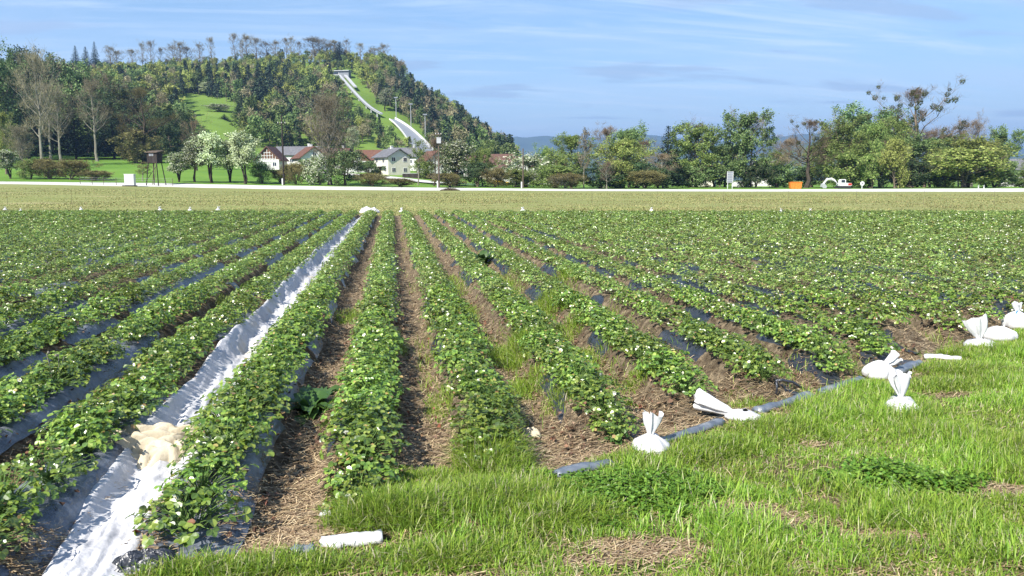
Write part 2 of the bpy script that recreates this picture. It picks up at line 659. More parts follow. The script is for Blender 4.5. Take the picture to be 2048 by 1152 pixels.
def ground_mat():
    """soil and straw litter inside the field, earth under the grass outside (the mesh's own 'grassy' attribute)"""
    m, nt, out = new_mat('field soil')
    L = nt.links
    p = nt.nodes.new('ShaderNodeBsdfPrincipled')
    p.inputs['Roughness'].default_value = 0.95
    p.inputs['Specular IOR Level'].default_value = 0.15
    f = noise_node(nt, 9.0, 8, 0.68)
    soil = ramp(nt, f, [(0.30, (0.055, 0.037, 0.023)), (0.50, (0.155, 0.12, 0.078)), (0.68, (0.38, 0.30, 0.195))])
    f2 = noise_node(nt, 11.0, 9, 0.78)
    earth = ramp(nt, f2, [(0.30, (0.06, 0.075, 0.020)), (0.47, (0.13, 0.14, 0.045)), (0.6, (0.24, 0.19, 0.11)), (0.72, (0.36, 0.29, 0.18))])
    at_ = nt.nodes.new('ShaderNodeAttribute')
    at_.attribute_name = 'grassy'
    mx = nt.nodes.new('ShaderNodeMix')
    mx.data_type = 'RGBA'
    L.new(at_.outputs['Fac'], mx.inputs[0])
    L.new(soil, mx.inputs[6])
    L.new(earth, mx.inputs[7])
    L.new(mx.outputs[2], p.inputs['Base Color'])
    bump(nt, noise_node(nt, 34.0, 9, 0.75), 1.0, 0.05, p)
    L.new(p.outputs[0], out.inputs[0])
    return m


MAT['soil'] = ground_mat()
MAT['fallow'] = surf('fallow grass', [(0.30, (0.123, 0.160, 0.045)), (0.45, (0.218, 0.215, 0.085)), (0.55, (0.180, 0.210, 0.065)), (0.70, (0.294, 0.265, 0.130))], 0.22, 9, 0.95, 0.1, 0.6, 3.0, 0.1, stretch=(0.35, 1.6, 1))
MAT['road'] = surf('pale gravel', [(0.3, (0.42, 0.41, 0.385)), (0.7, (0.56, 0.55, 0.52))], 0.6, 8, 0.9, 0.1, 0.3, 6.0, 0.05)
MAT['meadow'] = surf('meadow grass', [(0.3, (0.085, 0.17, 0.026)), (0.55, (0.12, 0.215, 0.034)), (0.75, (0.15, 0.24, 0.05))], 0.06, 9, 0.9, 0.1, 0.5, 1.5, 0.2)
MAT['hill'] = surf('hill ground', [(0.3, (0.095, 0.155, 0.028)), (0.55, (0.125, 0.20, 0.036)), (0.75, (0.15, 0.20, 0.055))], 0.03, 9, 0.95, 0.1)
MAT['plain'] = surf('plain ground', [(0.3, (0.10, 0.17, 0.035)), (0.7, (0.16, 0.23, 0.05))], 0.01, 8, 0.95, 0.1)
MAT['mount'] = surf('mountain woods', [(0.3, (0.035, 0.055, 0.025)), (0.7, (0.07, 0.095, 0.04))], 0.004, 9, 0.95, 0.05)


# ------------------------------------------------------------------ the setting: near ground sheet
def near_ground():
    xs = np.unique(np.concatenate([np.arange(-60, -14, 0.16), np.arange(-14, 14, 0.045), np.arange(14, 62, 0.16)]).round(4))
    ys = np.concatenate([np.arange(-4, 2, 0.5), np.arange(2, 14, 0.10), np.arange(14, 60, 0.32)])
    X, Y = np.meshgrid(xs, ys)
    c, D = to_cd(X, Y)
    Z = near_z(X, Y)
    nx, ny = len(xs), len(ys)
    i = np.arange(ny - 1)[:, None] * nx + np.arange(nx - 1)[None, :]
    Q = np.stack([i, i + 1, i + nx + 1, i + nx], -1).reshape(-1, 4)
    Dq = D.ravel()[Q].mean(1)
    keep = Dq < 45.7
    gr = 1 - smooth(-0.15, 0.25, Y - yb(X) + 0.25 * (fbm(X * 2.3, Y * 2.3, 4, 3) - 0.5))
    gr = np.maximum(gr, smooth(FIELD_END + 0.2, FIELD_END + 1.2, D))
    V = np.stack([X, Y, Z], -1).reshape(-1, 3)
    used = np.unique(Q[keep])
    mp = np.zeros(len(V), int)
    mp[used] = np.arange(len(used))
    o = obj('field_ground', mesh_np('field_ground', V[used], mp[Q[keep]], [MAT['soil']], None, True, {'grassy': gr.ravel()[used]}))
    kind(o, 'structure')


near_ground()


def polar(name, D0, D1, nd, mat, a0=-1.15, a1=1.15, na=260, rough=0.0, geo=True, dz=0.0):
    Ds = np.geomspace(D0, D1, nd) if geo else np.linspace(D0, D1, nd)
    A = np.linspace(a0, a1, na)
    Dg, Ag = np.meshgrid(Ds, A, indexing='ij')
    C = Ag * Dg
    Z = terr(C, Dg) + dz
    X, Y = cd(C, Dg)
    if rough:
        w = np.minimum(1, np.minimum((Dg - D0) / 4, (D1 - Dg) / 4)).clip(0, 1)
        Z = Z + rough * (fbm(X * 0.12, Y * 0.12, 21, 4) - 0.5) * w
    i = np.arange(nd - 1)[:, None] * na + np.arange(na - 1)[None, :]
    Q = np.stack([i, i + 1, i + na + 1, i + na], -1).reshape(-1, 4)
    o = obj(name, mesh_np(name, np.stack([X, Y, Z], -1).reshape(-1, 3), Q, [mat], None, True))
    return kind(o, 'structure')


polar('fallow_field', 45.3, 139.0, 120, MAT['fallow'], rough=0.12, dz=0.0)
polar('gravel_road', 139.0, 145.8, 10, MAT['road'], na=400, geo=False)
polar('meadow', 145.8, 300.0, 90, MAT['meadow'], rough=0.4)
polar('hill', 300.0, 1200.0, 110, MAT['hill'], rough=3.0)
polar('plain', 1200.0, 14000.0, 50, MAT['plain'], a0=-1.4, a1=1.4)


def mountains(name, D, pts, seed, mat, thick):
    """a long wooded ridge far away: front slope, crest and back slope"""
    px = np.linspace(pts[0][0], pts[-1][0], 420)
    yy = np.interp(px, [p[0] for p in pts], [p[1] for p in pts])
    yy = yy + 7 * (fbm(px / 55.0, px * 0, seed, 5, 0.55) - 0.5) * 2
    rows = []
    for t in np.linspace(0, 1, 26):
        d = D - thick + 2 * thick * t
        prof = math.sin(math.pi * t) ** 0.8
        a = (px - CX) / FPX * CP
        crest = (YH - yy) / FPX * D
        jag = (fbm(px / 22.0 + 9 * t, np.full_like(px, t * 6), seed + 5, 5, 0.6) - 0.5) * crest * 0.35 * (1 - abs(2 * t - 1)) * (2 * abs(t - 0.5))
        z = crest * prof + jag * 2
        x, y = cd(a * d, np.full_like(px, d))
        rows.append(np.stack([x, y, z - 6], -1))
    V = np.concatenate(rows)
    n = len(px)
    i = np.arange(25)[:, None] * n + np.arange(n - 1)[None, :]
    Q = np.stack([i, i + 1, i + n + 1, i + n], -1).reshape(-1, 4)
    kind(obj(name, mesh_np(name, V, Q, [mat], None, True)), 'structure')


mountains('mountains', 7000, [(300, 330), (800, 292), (960, 276), (1060, 272), (1180, 278), (1300, 270), (1450, 282), (1600, 268), (1750, 262), (1900, 285), (2020, 296), (2150, 300), (2600, 290), (3200, 300)], 31, MAT['mount'], 1300)
mountains('hills', 3600, [(900, 356), (1000, 322), (1120, 314), (1300, 318), (1500, 312), (1580, 288), (1680, 276), (1800, 288), (1960, 306), (2060, 304), (2200, 296), (2700, 300)], 47, MAT['mount'], 600)


# ------------------------------------------------------------------ leaves, flowers and strawberry plants
def leaflet_fine():
    v = np.array([[0, 0, 0], [0, .36, -.035], [0, .74, -.05], [0, 1, -.10], [-.30, .26, .07], [-.43, .62, .09], [-.22, .92, -.01],
                  [.30, .26, .07], [.43, .62, .09], [.22, .92, -.01]], float)
    t = np.array([[0, 1, 4], [1, 5, 4], [1, 2, 5], [2, 6, 5], [2, 3, 6], [0, 7, 1], [1, 7, 8], [1, 8, 2], [2, 8, 9], [2, 9, 3]])
    return v, t


def leaflet_rough():
    v = np.array([[0, 0, 0], [-.42, .58, .09], [0, 1, -.06], [.42, .58, .09]], float)
    return v, np.array([[0, 2, 1], [0, 3, 2]])


def leaf_frames(n, r, rad, hgt, droop=0.5, size=(.026, .043)):
    """leaf base points, frames and sizes of one strawberry plant with n trifoliate leaves"""
    az = r.uniform(0, 2 * math.pi, n)
    q = np.sqrt(r.uniform(0, 1, n))
    rr = rad * q * r.uniform(.85, 1.12, n)
    z = hgt * (0.42 + 0.58 * (1 - q ** 2)) * r.uniform(.75, 1.15, n) - 0.02 * q
    P = np.stack([rr * np.cos(az), rr * np.sin(az), z], 1)
    tilt = np.clip(q * 0.75 + r.normal(0, .38, n), -0.5, 1.35)
    nrm = np.stack([np.sin(tilt) * np.cos(az + r.normal(0, .5, n)), np.sin(tilt) * np.sin(az + r.normal(0, .5, n)), np.cos(tilt)], 1)
    # spin so that local +y points outwards
    out = np.stack([np.cos(az), np.sin(az), np.zeros(n)], 1)
    y = out - nrm * (out * nrm).sum(1, keepdims=True)
    y /= np.linalg.norm(y, axis=1, keepdims=True) + 1e-9
    x = np.cross(y, nrm)
    return P, np.stack([x, y, nrm], 2), r.uniform(size[0], size[1], n)


def trifol(P, Fm, S, r):
    Ps, Fs, Ss = [], [], []
    for k, a in enumerate((0.0, 1.28, -1.28)):
        aa = a + r.normal(0, .15, len(P))
        ca, sa = np.cos(aa), np.sin(aa)
        x, y, n = Fm[:, :, 0], Fm[:, :, 1], Fm[:, :, 2]
        y2 = y * ca[:, None] + x * sa[:, None]
        n2 = n + r.normal(0, .18, n.shape) - (0.25 if a else 0.05) * y2 * -1.0
        n2 -= y2 * (n2 * y2).sum(1, keepdims=True)
        n2 /= np.linalg.norm(n2, axis=1, keepdims=True) + 1e-9
        Fs.append(np.stack([np.cross(y2, n2), y2, n2], 2))
        Ps.append(P)
        Ss.append(S * (1.0 if k == 0 else .9))
    return np.concatenate(Ps), np.concatenate(Fs), np.concatenate(Ss)


def flower_mesh():
    b = MB()
    for k in range(5):
        a = k * 2 * math.pi / 5
        ca, sa = math.cos(a), math.sin(a)
        v = np.array([[.003, 0, 0], [.010, -.0085, .003], [.0175, -.007, .004], [.020, 0, .003], [.0175, .007, .004], [.010, .0085, .003]])
        v = v @ np.array([[ca, sa, 0], [-sa, ca, 0], [0, 0, 1]])
        b.add(v, T=[[0, 1, 2], [0, 2, 3], [0, 3, 4], [0, 4, 5]], m=0)
    th = np.arange(7) * 2 * math.pi / 7
    v = np.concatenate([[[0, 0, .009]], np.stack([.0062 * np.cos(th), .0062 * np.sin(th), np.full(7, .003)], 1)])
    b.add(v, T=[[0, k + 1, (k + 1) % 7 + 1] for k in range(7)], m=1)
    return b.mesh('flower', [MAT['petal'], MAT['pollen']])


FLOWER = flower_mesh()


def plant_meshes(i):
    r = np.random.default_rng(100 + i)
    n = int(r.integers(104, 124))
    P, Fm, S = leaf_frames(n, r, 0.262, 0.215)
    b = MB()
    v, t = leaflet_fine()
    b.add(*stamp(v, t, *trifol(P, Fm, S, r)))
    leaves = b.mesh('leaves', [MAT['straw_leaf']])
    base = np.stack([r.normal(0, .03, n), r.normal(0, .03, n), np.full(n, -.02)], 1)
    mid = (base + P) / 2 + np.array([0, 0, .03])
    V, Q = tubes(np.stack([base, mid, P], 1), np.broadcast_to(np.array([.0028, .0022, .0016]), (n, 3)), 3)
    st = MB().add(V, Q=Q).mesh('stalks', [MAT['petiole']])
    return leaves, st


PLANTS = [plant_meshes(i) for i in range(8)]
rows_k = range(-60, 62)


def row_label(k):
    if k >= 0:
        return ordinal(k + 1) + ' row right of the white fleece'
    return ordinal(-k) + ' row left of the white fleece'


SPOTS = []
rp = np.random.default_rng(5)
ROW_START = {0: 0.22, 1: 0.0, 2: 0.18, 3: 0.30, 4: 0.50, 5: 0.42}
for k in rows_k:
    X0 = ROW_A + k * ROW_P - (.05 if k == -1 else 0)
    y = float(yb(X0)) + ROW_START.get(k, 0.28 if k > 0 else 0.05) + 0.12
    n = 0
    while True:
        c, D = to_cd(X0, y)
        if D > FIELD_END:
            break
        n += 1
        gap = rp.uniform() < (0.035 if k < 1 else 0.05)
        if abs(c) < 0.70 * D + 3.5 and D > 2.0 and not gap:
            SPOTS.append((D, c, k, n, X0 + rp.normal(0, .035), y + rp.normal(0, .03), rp.uniform()))
        y += rp.uniform(.21, .28)
SPOTS.sort()
inframe = [s for s in SPOTS if abs(s[1]) < 0.667 * s[0] + 0.35 and s[0] > 3.0]
NEAR = set(id(s) for s in inframe[:300])
pr = np.random.default_rng(9)
far = []
for s in SPOTS:
    D, c, k, n, x, y, u = s
    if id(s) not in NEAR:
        far.append(s)
        continue
    j = int(pr.integers(0, len(PLANTS)))
    g = float(pr.uniform(.84, 1.12)) * (1.06 if k <= 0 else (1.02 if k < 3 else .98))
    z = float(near_z(x, y)) + .005
    t = thing('strawberry_plant', 'strawberry plant, ' + ordinal(n) + ' from the near end of ' + row_label(k), 'strawberry plant',
              (x, y, z), float(pr.uniform(0, 6.28)), 'strawberry plants in rows of the field', (g, g, g * float(pr.uniform(.9, 1.1))))
    obj('leaves', PLANTS[j][0], t)
    if D < 9:
        obj('stalks', PLANTS[j][1], t)
    for q in range(int(pr.integers(0, 2 if k < 1 else 3)) + (0 if k < 3 else 1)):
        a = pr.uniform(0, 6.28)
        rr = .22 * math.sqrt(pr.uniform())
        f = obj('flower', FLOWER, t, (rr * math.cos(a), rr * math.sin(a), .20 - .11 * (rr / .22) ** 2 + pr.uniform(-.01, .035)))
        f.rotation_euler = (pr.normal(.25, .5), pr.normal(-.25, .5), 0)
        sc = float(pr.uniform(.7, 1.05))
        f.scale = (sc, sc, sc)


def far_plants():
    r = np.random.default_rng(77)
    tv, tt = leaflet_rough()
    ov, of = leaflet_fine()
    b = MB()
    th = np.arange(6) * 2 * math.pi / 6
    fv = np.concatenate([[[0, 0, .004]], np.stack([.021 * np.cos(th), .021 * np.sin(th), np.full(6, .002)], 1)])
    ft = [[0, q + 1, (q + 1) % 6 + 1] for q in range(6)]
    for (D, c, k, n, x, y, u) in far:
        lod = 0 if D < 16 else (1 if D < 27 else 2)
        nl = (88, 52, 30)[lod]
        sz = ((.028, .045), (.038, .058), (.054, .082))[lod]
        g = r.uniform(.84, 1.12) * (1.05 if k <= 0 else 1.0)
        P, Fm, S = leaf_frames(nl, r, .265 * g, .215 * g, size=sz)
        z = float(near_z(x, y))
        P = P + np.array([x, y, z])
        P, Fm, S = trifol(P, Fm, S, r)
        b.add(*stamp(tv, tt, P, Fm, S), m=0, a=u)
        nf = int(r.uniform() < (.25 if k < 1 else .5))
        a = r.uniform(0, 6.28, nf)
        rr = .24 * np.sqrt(r.uniform(0, 1, nf))
        Pf = np.stack([x + rr * np.cos(a), y + rr * np.sin(a), z + g * (.21 - .11 * (rr / .22) ** 2) + r.uniform(0, .03, nf)], 1)
        nm = np.stack([r.normal(-.2, .4, nf), r.normal(-.35, .4, nf), np.ones(nf)], 1)
        b.add(*stamp(fv, ft, Pf, rot_from(nm, a), r.uniform(.7, 1.1, nf)), m=1, a=u)
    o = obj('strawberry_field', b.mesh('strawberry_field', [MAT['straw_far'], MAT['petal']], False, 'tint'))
    kind(o, 'stuff')
    o['label'] = 'strawberry plants filling the farther rows of the field'


far_plants()


# ------------------------------------------------------------------ mulch film on the ridges
def film_rows():
    for k in range(-16, 20):
        X0 = ROW_A + k * ROW_P
        y0 = float(yb(X0)) + ROW_START.get(k, 0.28 if k > 0 else 0.05) - 0.16
        c, D = to_cd(X0, 20.0)
        ys = np.arange(y0, FIELD_END + 6, 0.11)
        cc, DD = to_cd(X0, ys)
        ys = ys[(np.abs(cc) < .72 * DD + 3) & (DD < FIELD_END - .2)]
        if len(ys) < 8:
            continue
        xs = np.linspace(-1, 1, 17)
        Yg, S = np.meshgrid(ys, xs, indexing='ij')
        half = 0.275 + 0.10 * (fbm(Yg * .9, S * 0 + k * 7.7, 41, 3) - .5)
        Xg = X0 + S * half
        Yg = Yg + 0.10 * (vnoise(S * 3, Yg * 0 + k, 77) - .5) * (Yg < ys[0] + .3)
        base = near_z(Xg, Yg)
        wr = 0.030 * (fbm(Xg * 6 + k, Yg * 2.2, 51, 3) - .5) + .014 * (vnoise(Yg * 9 + 3 * Xg, Xg * 3, 57) - .5)
        cover = smooth(.53, .60, fbm(Yg * .8 + k * 3.3, Xg * 1.6 + k, 43, 3)) if k >= 1 else np.maximum(smooth(.44, .54, fbm(Yg * .7 + k * 3.3, Xg * 1.4 + k, 43, 3)), 1 - smooth(5.0, 6.5, Yg))
        Z = base - 0.045 + 0.067 * cover + wr * (.3 + .7 * cover)
        nx = len(xs)
        i = np.arange(len(ys) - 1)[:, None] * nx + np.arange(nx - 1)[None, :]
        Q = np.stack([i, i + 1, i + nx + 1, i + nx], -1).reshape(-1, 4)
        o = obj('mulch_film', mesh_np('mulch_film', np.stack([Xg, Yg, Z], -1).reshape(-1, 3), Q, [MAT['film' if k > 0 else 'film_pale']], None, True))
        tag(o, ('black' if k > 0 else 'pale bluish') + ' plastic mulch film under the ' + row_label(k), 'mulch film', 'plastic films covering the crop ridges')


film_rows()


# ------------------------------------------------------------------ straw, dead leaves, grass, clover
def scatter_straw():
    r = np.random.default_rng(21)
    N = 330000
    D = 3.5 + 24 * r.uniform(0, 1, N) ** 1.6
    c = r.uniform(-.72, .72, N) * D
    x, y = cd(c, D)
    dx, k = row_dx(x)
    dens = fbm(x * 1.3, y * 1.3, 61, 3)
    ok = (y > yb(x) + .1) & (np.abs(dx) > .25) & (dens + r.uniform(-.25, .25, N) > .30)
    ok |= (y > yb(x) - .35) & (y < yb(x) + .9) & (r.uniform(0, 1, N) < .75)
    ok |= (y < yb(x)) & (r.uniform(0, 1, N) < .10 + .7 * bare_mask(x, y))
    x, y, D = x[ok], y[ok], D[ok]
    n = len(x)
    z = near_z(x, y) + r.uniform(.003, .022, n)
    ang = r.uniform(0, math.pi, n)
    ang = np.where(r.uniform(0, 1, n) < .5, r.normal(0, .45, n), ang)
    ln = r.uniform(.03, .13, n)
    wd = r.uniform(.0016, .0034, n) * (1 + .06 * np.maximum(0, D - 6))
    d = np.stack([np.cos(ang), np.sin(ang), r.normal(0, .18, n)], 1)
    s = np.stack([-np.sin(ang), np.cos(ang), np.zeros(n)], 1)
    P = np.stack([x, y, z], 1)
    a = P - d * ln[:, None] / 2
    b_ = P + d * ln[:, None] / 2
    mid = P + np.array([0, 0, 1]) * (ln * r.uniform(0, .12, n))[:, None] + s * (ln * r.normal(0, .06, n))[:, None]
    w = s * wd[:, None]
    V = np.stack([a - w, a + w, mid - w, mid + w, b_ - w, b_ + w], 1).reshape(-1, 3)
    o6 = np.arange(n)[:, None, None] * 6
    Q = (np.array([[0, 1, 3, 2], [2, 3, 5, 4]])[None] + o6).reshape(-1, 4)
    o = obj('straw', mesh_np('straw', V, Q, [MAT['straw']], None, False, {'tint': np.repeat(r.uniform(0, 1, n), 6)}))
    kind(o, 'stuff')



def scatter_dead():
    r = np.random.default_rng(22)
    N = 60000
    D = 3.5 + 20 * r.uniform(0, 1, N) ** 1.5
    c = r.uniform(-.72, .72, N) * D
    x, y = cd(c, D)
    dx, k = row_dx(x)
    dens = fbm(x * 2.1, y * 2.1, 71, 3)
    p = np.where(k >= 3, 0.55, np.where(k >= 1, .3, 0.12))
    side = np.where(k >= 2, dx < 0, True)
    ok = (y > yb(x) + .25) & (np.abs(dx) > .16) & (np.abs(dx) < .42) & side & (dens > .42) & (r.uniform(0, 1, N) < p)
    x, y = x[ok], y[ok]
    n = len(x)
    P = np.stack([x, y, near_z(x, y) + r.uniform(.028, .06, n)], 1)
    nm = np.stack([r.normal(0, .5, n), r.normal(0, .5, n), np.ones(n)], 1)
    v = np.array([[0, -.5, 0], [.42, 0, .22], [0, .5, .05], [-.42, 0, .25], [0, 0, -.05]])
    t = [[0, 1, 4], [1, 2, 4], [2, 3, 4], [3, 0, 4]]
    V, T = stamp(v, t, P, rot_from(nm, r.uniform(0, 6.28, n)), r.uniform(.022, .055, n))
    o = obj('dead_leaves', mesh_np('dead_leaves', V, T, [MAT['dead_leaf']], None, False, {'tint': np.repeat(r.uniform(0, 1, n), 5)}))
    kind(o, 'stuff')


scatter_dead()


def blades(P, ln, wd, heading, lean, tint):
    """curved three-segment grass blades -> V, Q, T, attr"""
    n = len(P)
    d = np.stack([np.cos(heading), np.sin(heading), np.zeros(n)], 1)
    s = np.stack([-np.sin(heading), np.cos(heading), np.zeros(n)], 1)
    up = np.array([0, 0, 1.0])
    pts = []
    for f in (0.0, .4, .75, 1.0):
        pts.append(P + d * (lean * ln * f ** 1.8)[:, None] + up * (ln * f * (1 - .32 * lean * f))[:, None])
    w = s * wd[:, None]
    V = np.stack([pts[0] - w * .8, pts[0] + w * .8, pts[1] - w, pts[1] + w, pts[2] - w * .7, pts[2] + w * .7, pts[3]], 1).reshape(-1, 3)
    o7 = np.arange(n)[:, None, None] * 7
    Q = (np.array([[0, 1, 3, 2], [2, 3, 5, 4]])[None] + o7).reshape(-1, 4)
    T = (np.array([[4, 5, 6]])[None] + o7).reshape(-1, 3)
    return V, Q, T, np.repeat(tint, 7)


CLOVER = [ground(1275, 985), ground(1790, 960)]
CLOVER_R = [(0.55, 0.42), (0.50, 0.28)]
BARE = [(1275, 1100, .46, .17), (850, 1052, .40, .16), (860, 975, .25, .14), (1640, 1010, .20, .12), (1560, 1040, .35, .12), (2030, 985, .25, .14), (1180, 1130, .22, .1),
        (1930, 790, .5, .14), (1640, 895, .22, .10), (1480, 1015, .35, .12), (1760, 1075, .3, .1), (700, 1125, .18, .08)]
BARE = [(ground(a, b), rx, ry) for a, b, rx, ry in BARE]


def bare_mask(x, y):
    m = np.zeros_like(x)
    wob = 0.55 * (fbm(x * 4, y * 4, 91, 3) - .5)
    for p, rx, ry in BARE:
        cx, cy_ = to_cd(x - p[0], y - p[1])
        m = np.maximum(m, 1 - smooth(.55, 1.15, np.hypot(cx / rx, cy_ / ry) + wob))
    return m


def clover_mask(x, y):
    m = np.zeros_like(x)
    wob = 1.5 * (fbm(x * 5, y * 5, 95, 4) - .5)
    for p, (rx, ry) in zip(CLOVER, CLOVER_R):
        cx, cy_ = to_cd(x - p[0], y - p[1])
        m = np.maximum(m, 1 - smooth(.45, 1.15, np.hypot(cx / rx, cy_ / ry) + wob))
    return m


ROLL_SEGS = [((1112, 953), (1220, 927)), ((1320, 893), (1436, 855)), ((1518, 830), (1616, 800)), ((1645, 787), (1720, 764)), ((1775, 754), (1842, 729)), ((642, 1092), (764, 1082)), ((1849, 716), (1922, 722)), ((832, 1036), (905, 1022))]


def grass():
    r = np.random.default_rng(31)
    N = 1060000
    D = np.sqrt(r.uniform(2.6 ** 2, 11.5 ** 2, N))
    c = r.uniform(-.85, 1.30, N) * D
    x, y = cd(c, D)
    edge = yb(x) + .30 * (fbm(x * 2.0, y * 2.0, 14, 3) - .5) - .02
    cl = fbm(x * 2.6, y * 2.6, 15, 4)
    ok = (y < edge) & (r.uniform(0, 1, N) > bare_mask(x, y) * .93) & (r.uniform(0, 1, N) > clover_mask(x, y) * .75) & (r.uniform(0, 1, N) < .32 + 1.0 * smooth(.36, .58, cl))
    for (ax, ay), (bx, by) in ROLL_SEGS:
        A, B = ground(ax, ay, .06), ground(bx, by, .06)
        tt = np.clip(((x - A[0]) * (B[0] - A[0]) + (y - A[1]) * (B[1] - A[1])) / ((B[0] - A[0]) ** 2 + (B[1] - A[1]) ** 2), 0, 1)
        ok &= np.hypot(x - A[0] - tt * (B[0] - A[0]), y - A[1] - tt * (B[1] - A[1])) > r.uniform(.03, .15, N)
    x, y, D, cl = x[ok], y[ok], D[ok], cl[ok]
    hmod = .55 + .9 * smooth(.35, .68, fbm(x * 1.7, y * 1.7, 16, 3))
    ln = r.uniform(.04, .115, len(x)) * hmod
    tint = np.clip(-.35 + 1.7 * fbm(x * 1.3, y * 1.3, 18, 3) + r.normal(0, .15, len(x)), 0, 1)
    sets = [(x, y, ln, tint, r.normal(.6, .35, len(x)).clip(.05, 1.5))]
    # taller tufts among the rows and along the field edge: px, py, radius across, along, blades, length
    tufts = [(830, 1010, .36, .26, 2400, .23), (755, 1015, .28, .18, 2000, .24), (985, 905, .24, .34, 2600, .28), (960, 985, .45, .25, 2500, .21), (1120, 1010, .4, .2, 1800, .17), (900, 1090, .5, .15, 1600, .14), (850, 935, .28, .22, 1700, .11), (1090, 970, .40, .18, 1500, .14),
             (1100, 615, .75, .8, 2200, .27), (1040, 700, .38, .55, 1600, .24), (1060, 760, .28, .35, 900, .15), (1130, 800, .20, .3, 600, .13), (1150, 655, .4, .4, 700, .2), (1275, 760, .15, .2, 400, .10),
             (1560, 850, .50, .25, 1500, .14), (1440, 880, .4, .2, 1400, .15), (1745, 765, .18, .10, 900, .13), (1940, 730, .6, .25, 1800, .17), (2020, 690, .5, .3, 1500, .18), (1900, 760, .5, .2, 1300, .15),
             (790, 690, .12, .4, 500, .16), (955, 440, .6, 1.2, 300, .2), (680, 820, .05, .3, 120, .10), (700, 620, .25, .6, 420, .14), (880, 800, .12, .5, 420, .12), (905, 560, .35, 1.5, 600, .18), (460, 600, .2, .5, 350, .18),
             (1640, 1000, .2, .15, 500, .10), (400, 1128, .35, .12, 1100, .17), (560, 1115, .4, .12, 1100, .16), (1250, 905, .3, .1, 700, .12), (770, 830, .08, .4, 350, .10), (330, 690, .12, .3, 200, .2), (480, 530, .2, .5, 200, .2), (1380, 900, .3, .12, 700, .15), (1010, 820, .12, .5, 700, .16), (1080, 670, .3, .6, 900, .22), (1160, 700, .25, .5, 600, .18), (925, 610, .2, 1.2, 700, .2), (1010, 560, .3, 1.5, 700, .22), (1130, 560, .4, .9, 700, .24), (1190, 620, .3, .6, 500, .2), (1240, 700, .2, .4, 400, .16), (870, 640, .12, .8, 300, .16), (1500, 790, .2, .15, 300, .12)]
    for px, py, rx, ry, nb, hl in tufts:
        g = ground(px, py, .12)
        nb = int(nb * 1.7)
        a = r.uniform(0, 6.28, nb)
        q = r.uniform(0, 1, nb) ** .6
        xx = g[0] + rx * q * np.cos(a) + .03 * r.normal(0, 1, nb)
        yy = g[1] + ry * q * np.sin(a) + .03 * r.normal(0, 1, nb)
        sets.append((xx, yy, hl * r.uniform(.45, 1.1, nb) * (1 - .45 * q), np.clip(r.normal(.35, .2, nb), 0, 1), r.normal(.75, .4, nb).clip(.05, 1.8)))
    Nw = 90000
    Dw = 4.5 + 26 * r.uniform(0, 1, Nw) ** 1.3
    cw = r.uniform(-.3, .7, Nw) * Dw
    xw, yw = cd(cw, Dw)
    dxw, kw = row_dx(xw)
    mw = (kw >= 2) & (kw <= 9) & (np.abs(dxw) > .22) & (yw > yb(xw)) & (fbm(xw * .9 + kw, yw * .55, 19, 3) + r.uniform(-.12, .12, Nw) > .55)
    xw, yw = xw[mw], yw[mw]
    nw = len(xw)
    sets.append((xw, yw, r.uniform(.05, .16, nw), np.clip(r.normal(.35, .2, nw), 0, 1), r.normal(.8, .4, nw).clip(.05, 1.8)))
    x, y, ln, tint, lean = [np.concatenate([s[i] for s in sets]) for i in range(5)]
    n = len(x)
    P = np.stack([x, y, near_z(x, y) - .004], 1)
    c, D = to_cd(x, y)
    wd = r.uniform(.0017, .0036, n) * (1 + .05 * np.maximum(0, D - 6))
    V, Q, T, A = blades(P, ln, wd, r.uniform(0, 6.28, n), lean, tint)
    o = obj('grass', mesh_np('grass', V, [Q, T], [MAT['grass']], None, False, {'tint': A}))
    kind(o, 'stuff')


scatter_straw()
grass()


def clover():
    r = np.random.default_rng(33)
    Ps, Ns, Ss = [], [], []
    for p, (rx, ry), nb, sz in zip(CLOVER, CLOVER_R, (12500, 3600), (.021, .028)):
        a = r.uniform(0, 6.28, nb)
        q = np.sqrt(r.uniform(0, 1, nb)) * 1.35
        c, D = rx * q * np.cos(a), ry * q * np.sin(a)
        dx, dy = cd(c, D)
        x, y = p[0] + dx, p[1] + dy
        ok = clover_mask(x, y) > r.uniform(0, .8, nb)
        x, y, q = x[ok], y[ok], q[ok]
        n = len(x)
        Ps.append(np.stack([x, y, near_z(x, y) + r.uniform(.02, .10, n) * (1.05 - .5 * q)], 1))
        Ns.append(np.stack([r.normal(0, .42, n), r.normal(0, .42, n), np.ones(n)], 1))
        Ss.append(r.uniform(.7, 1.25, n) * sz)
    P, Nn, S = np.concatenate(Ps), np.concatenate(Ns), np.concatenate(Ss)
    Fm = rot_from(Nn, r.uniform(0, 6.28, len(P)))
    tri = trifol(P, Fm, S, r)
    v, t = leaflet_rough()
    V, T = stamp(v, t, *tri)
    o = obj('clover', mesh_np('clover', V, T, [MAT['clover']], None, False, {'tint': np.repeat(r.uniform(0, 1, len(tri[0])), 4)}))
    kind(o, 'stuff')


clover()


def fallow_tufts():
    r = np.random.default_rng(35)
    N = 90000
    D = 43.5 + 70 * r.uniform(0, 1, N) ** 1.7
    c = r.uniform(-.75, .75, N) * D
    x, y = cd(c, D)
    z = np.where(D < 46, 0.0, terr(c, D))
    P = np.stack([x, y, z - .01], 1)
    V, Q, T, A = blades(P, r.uniform(.03, .10, N), .010 + .0004 * D, r.uniform(0, 6.28, N), r.uniform(.3, 1.2, N), np.clip(-.4 + 1.8 * fbm(x * .12, y * .25, 36, 4) + r.normal(0, .15, N), 0, 1))
    o = obj('fallow_grass', mesh_np('fallow_grass', V, [Q, T], [MAT['dry_grass']], None, False, {'tint': A}))
    kind(o, 'stuff')


fallow_tufts()

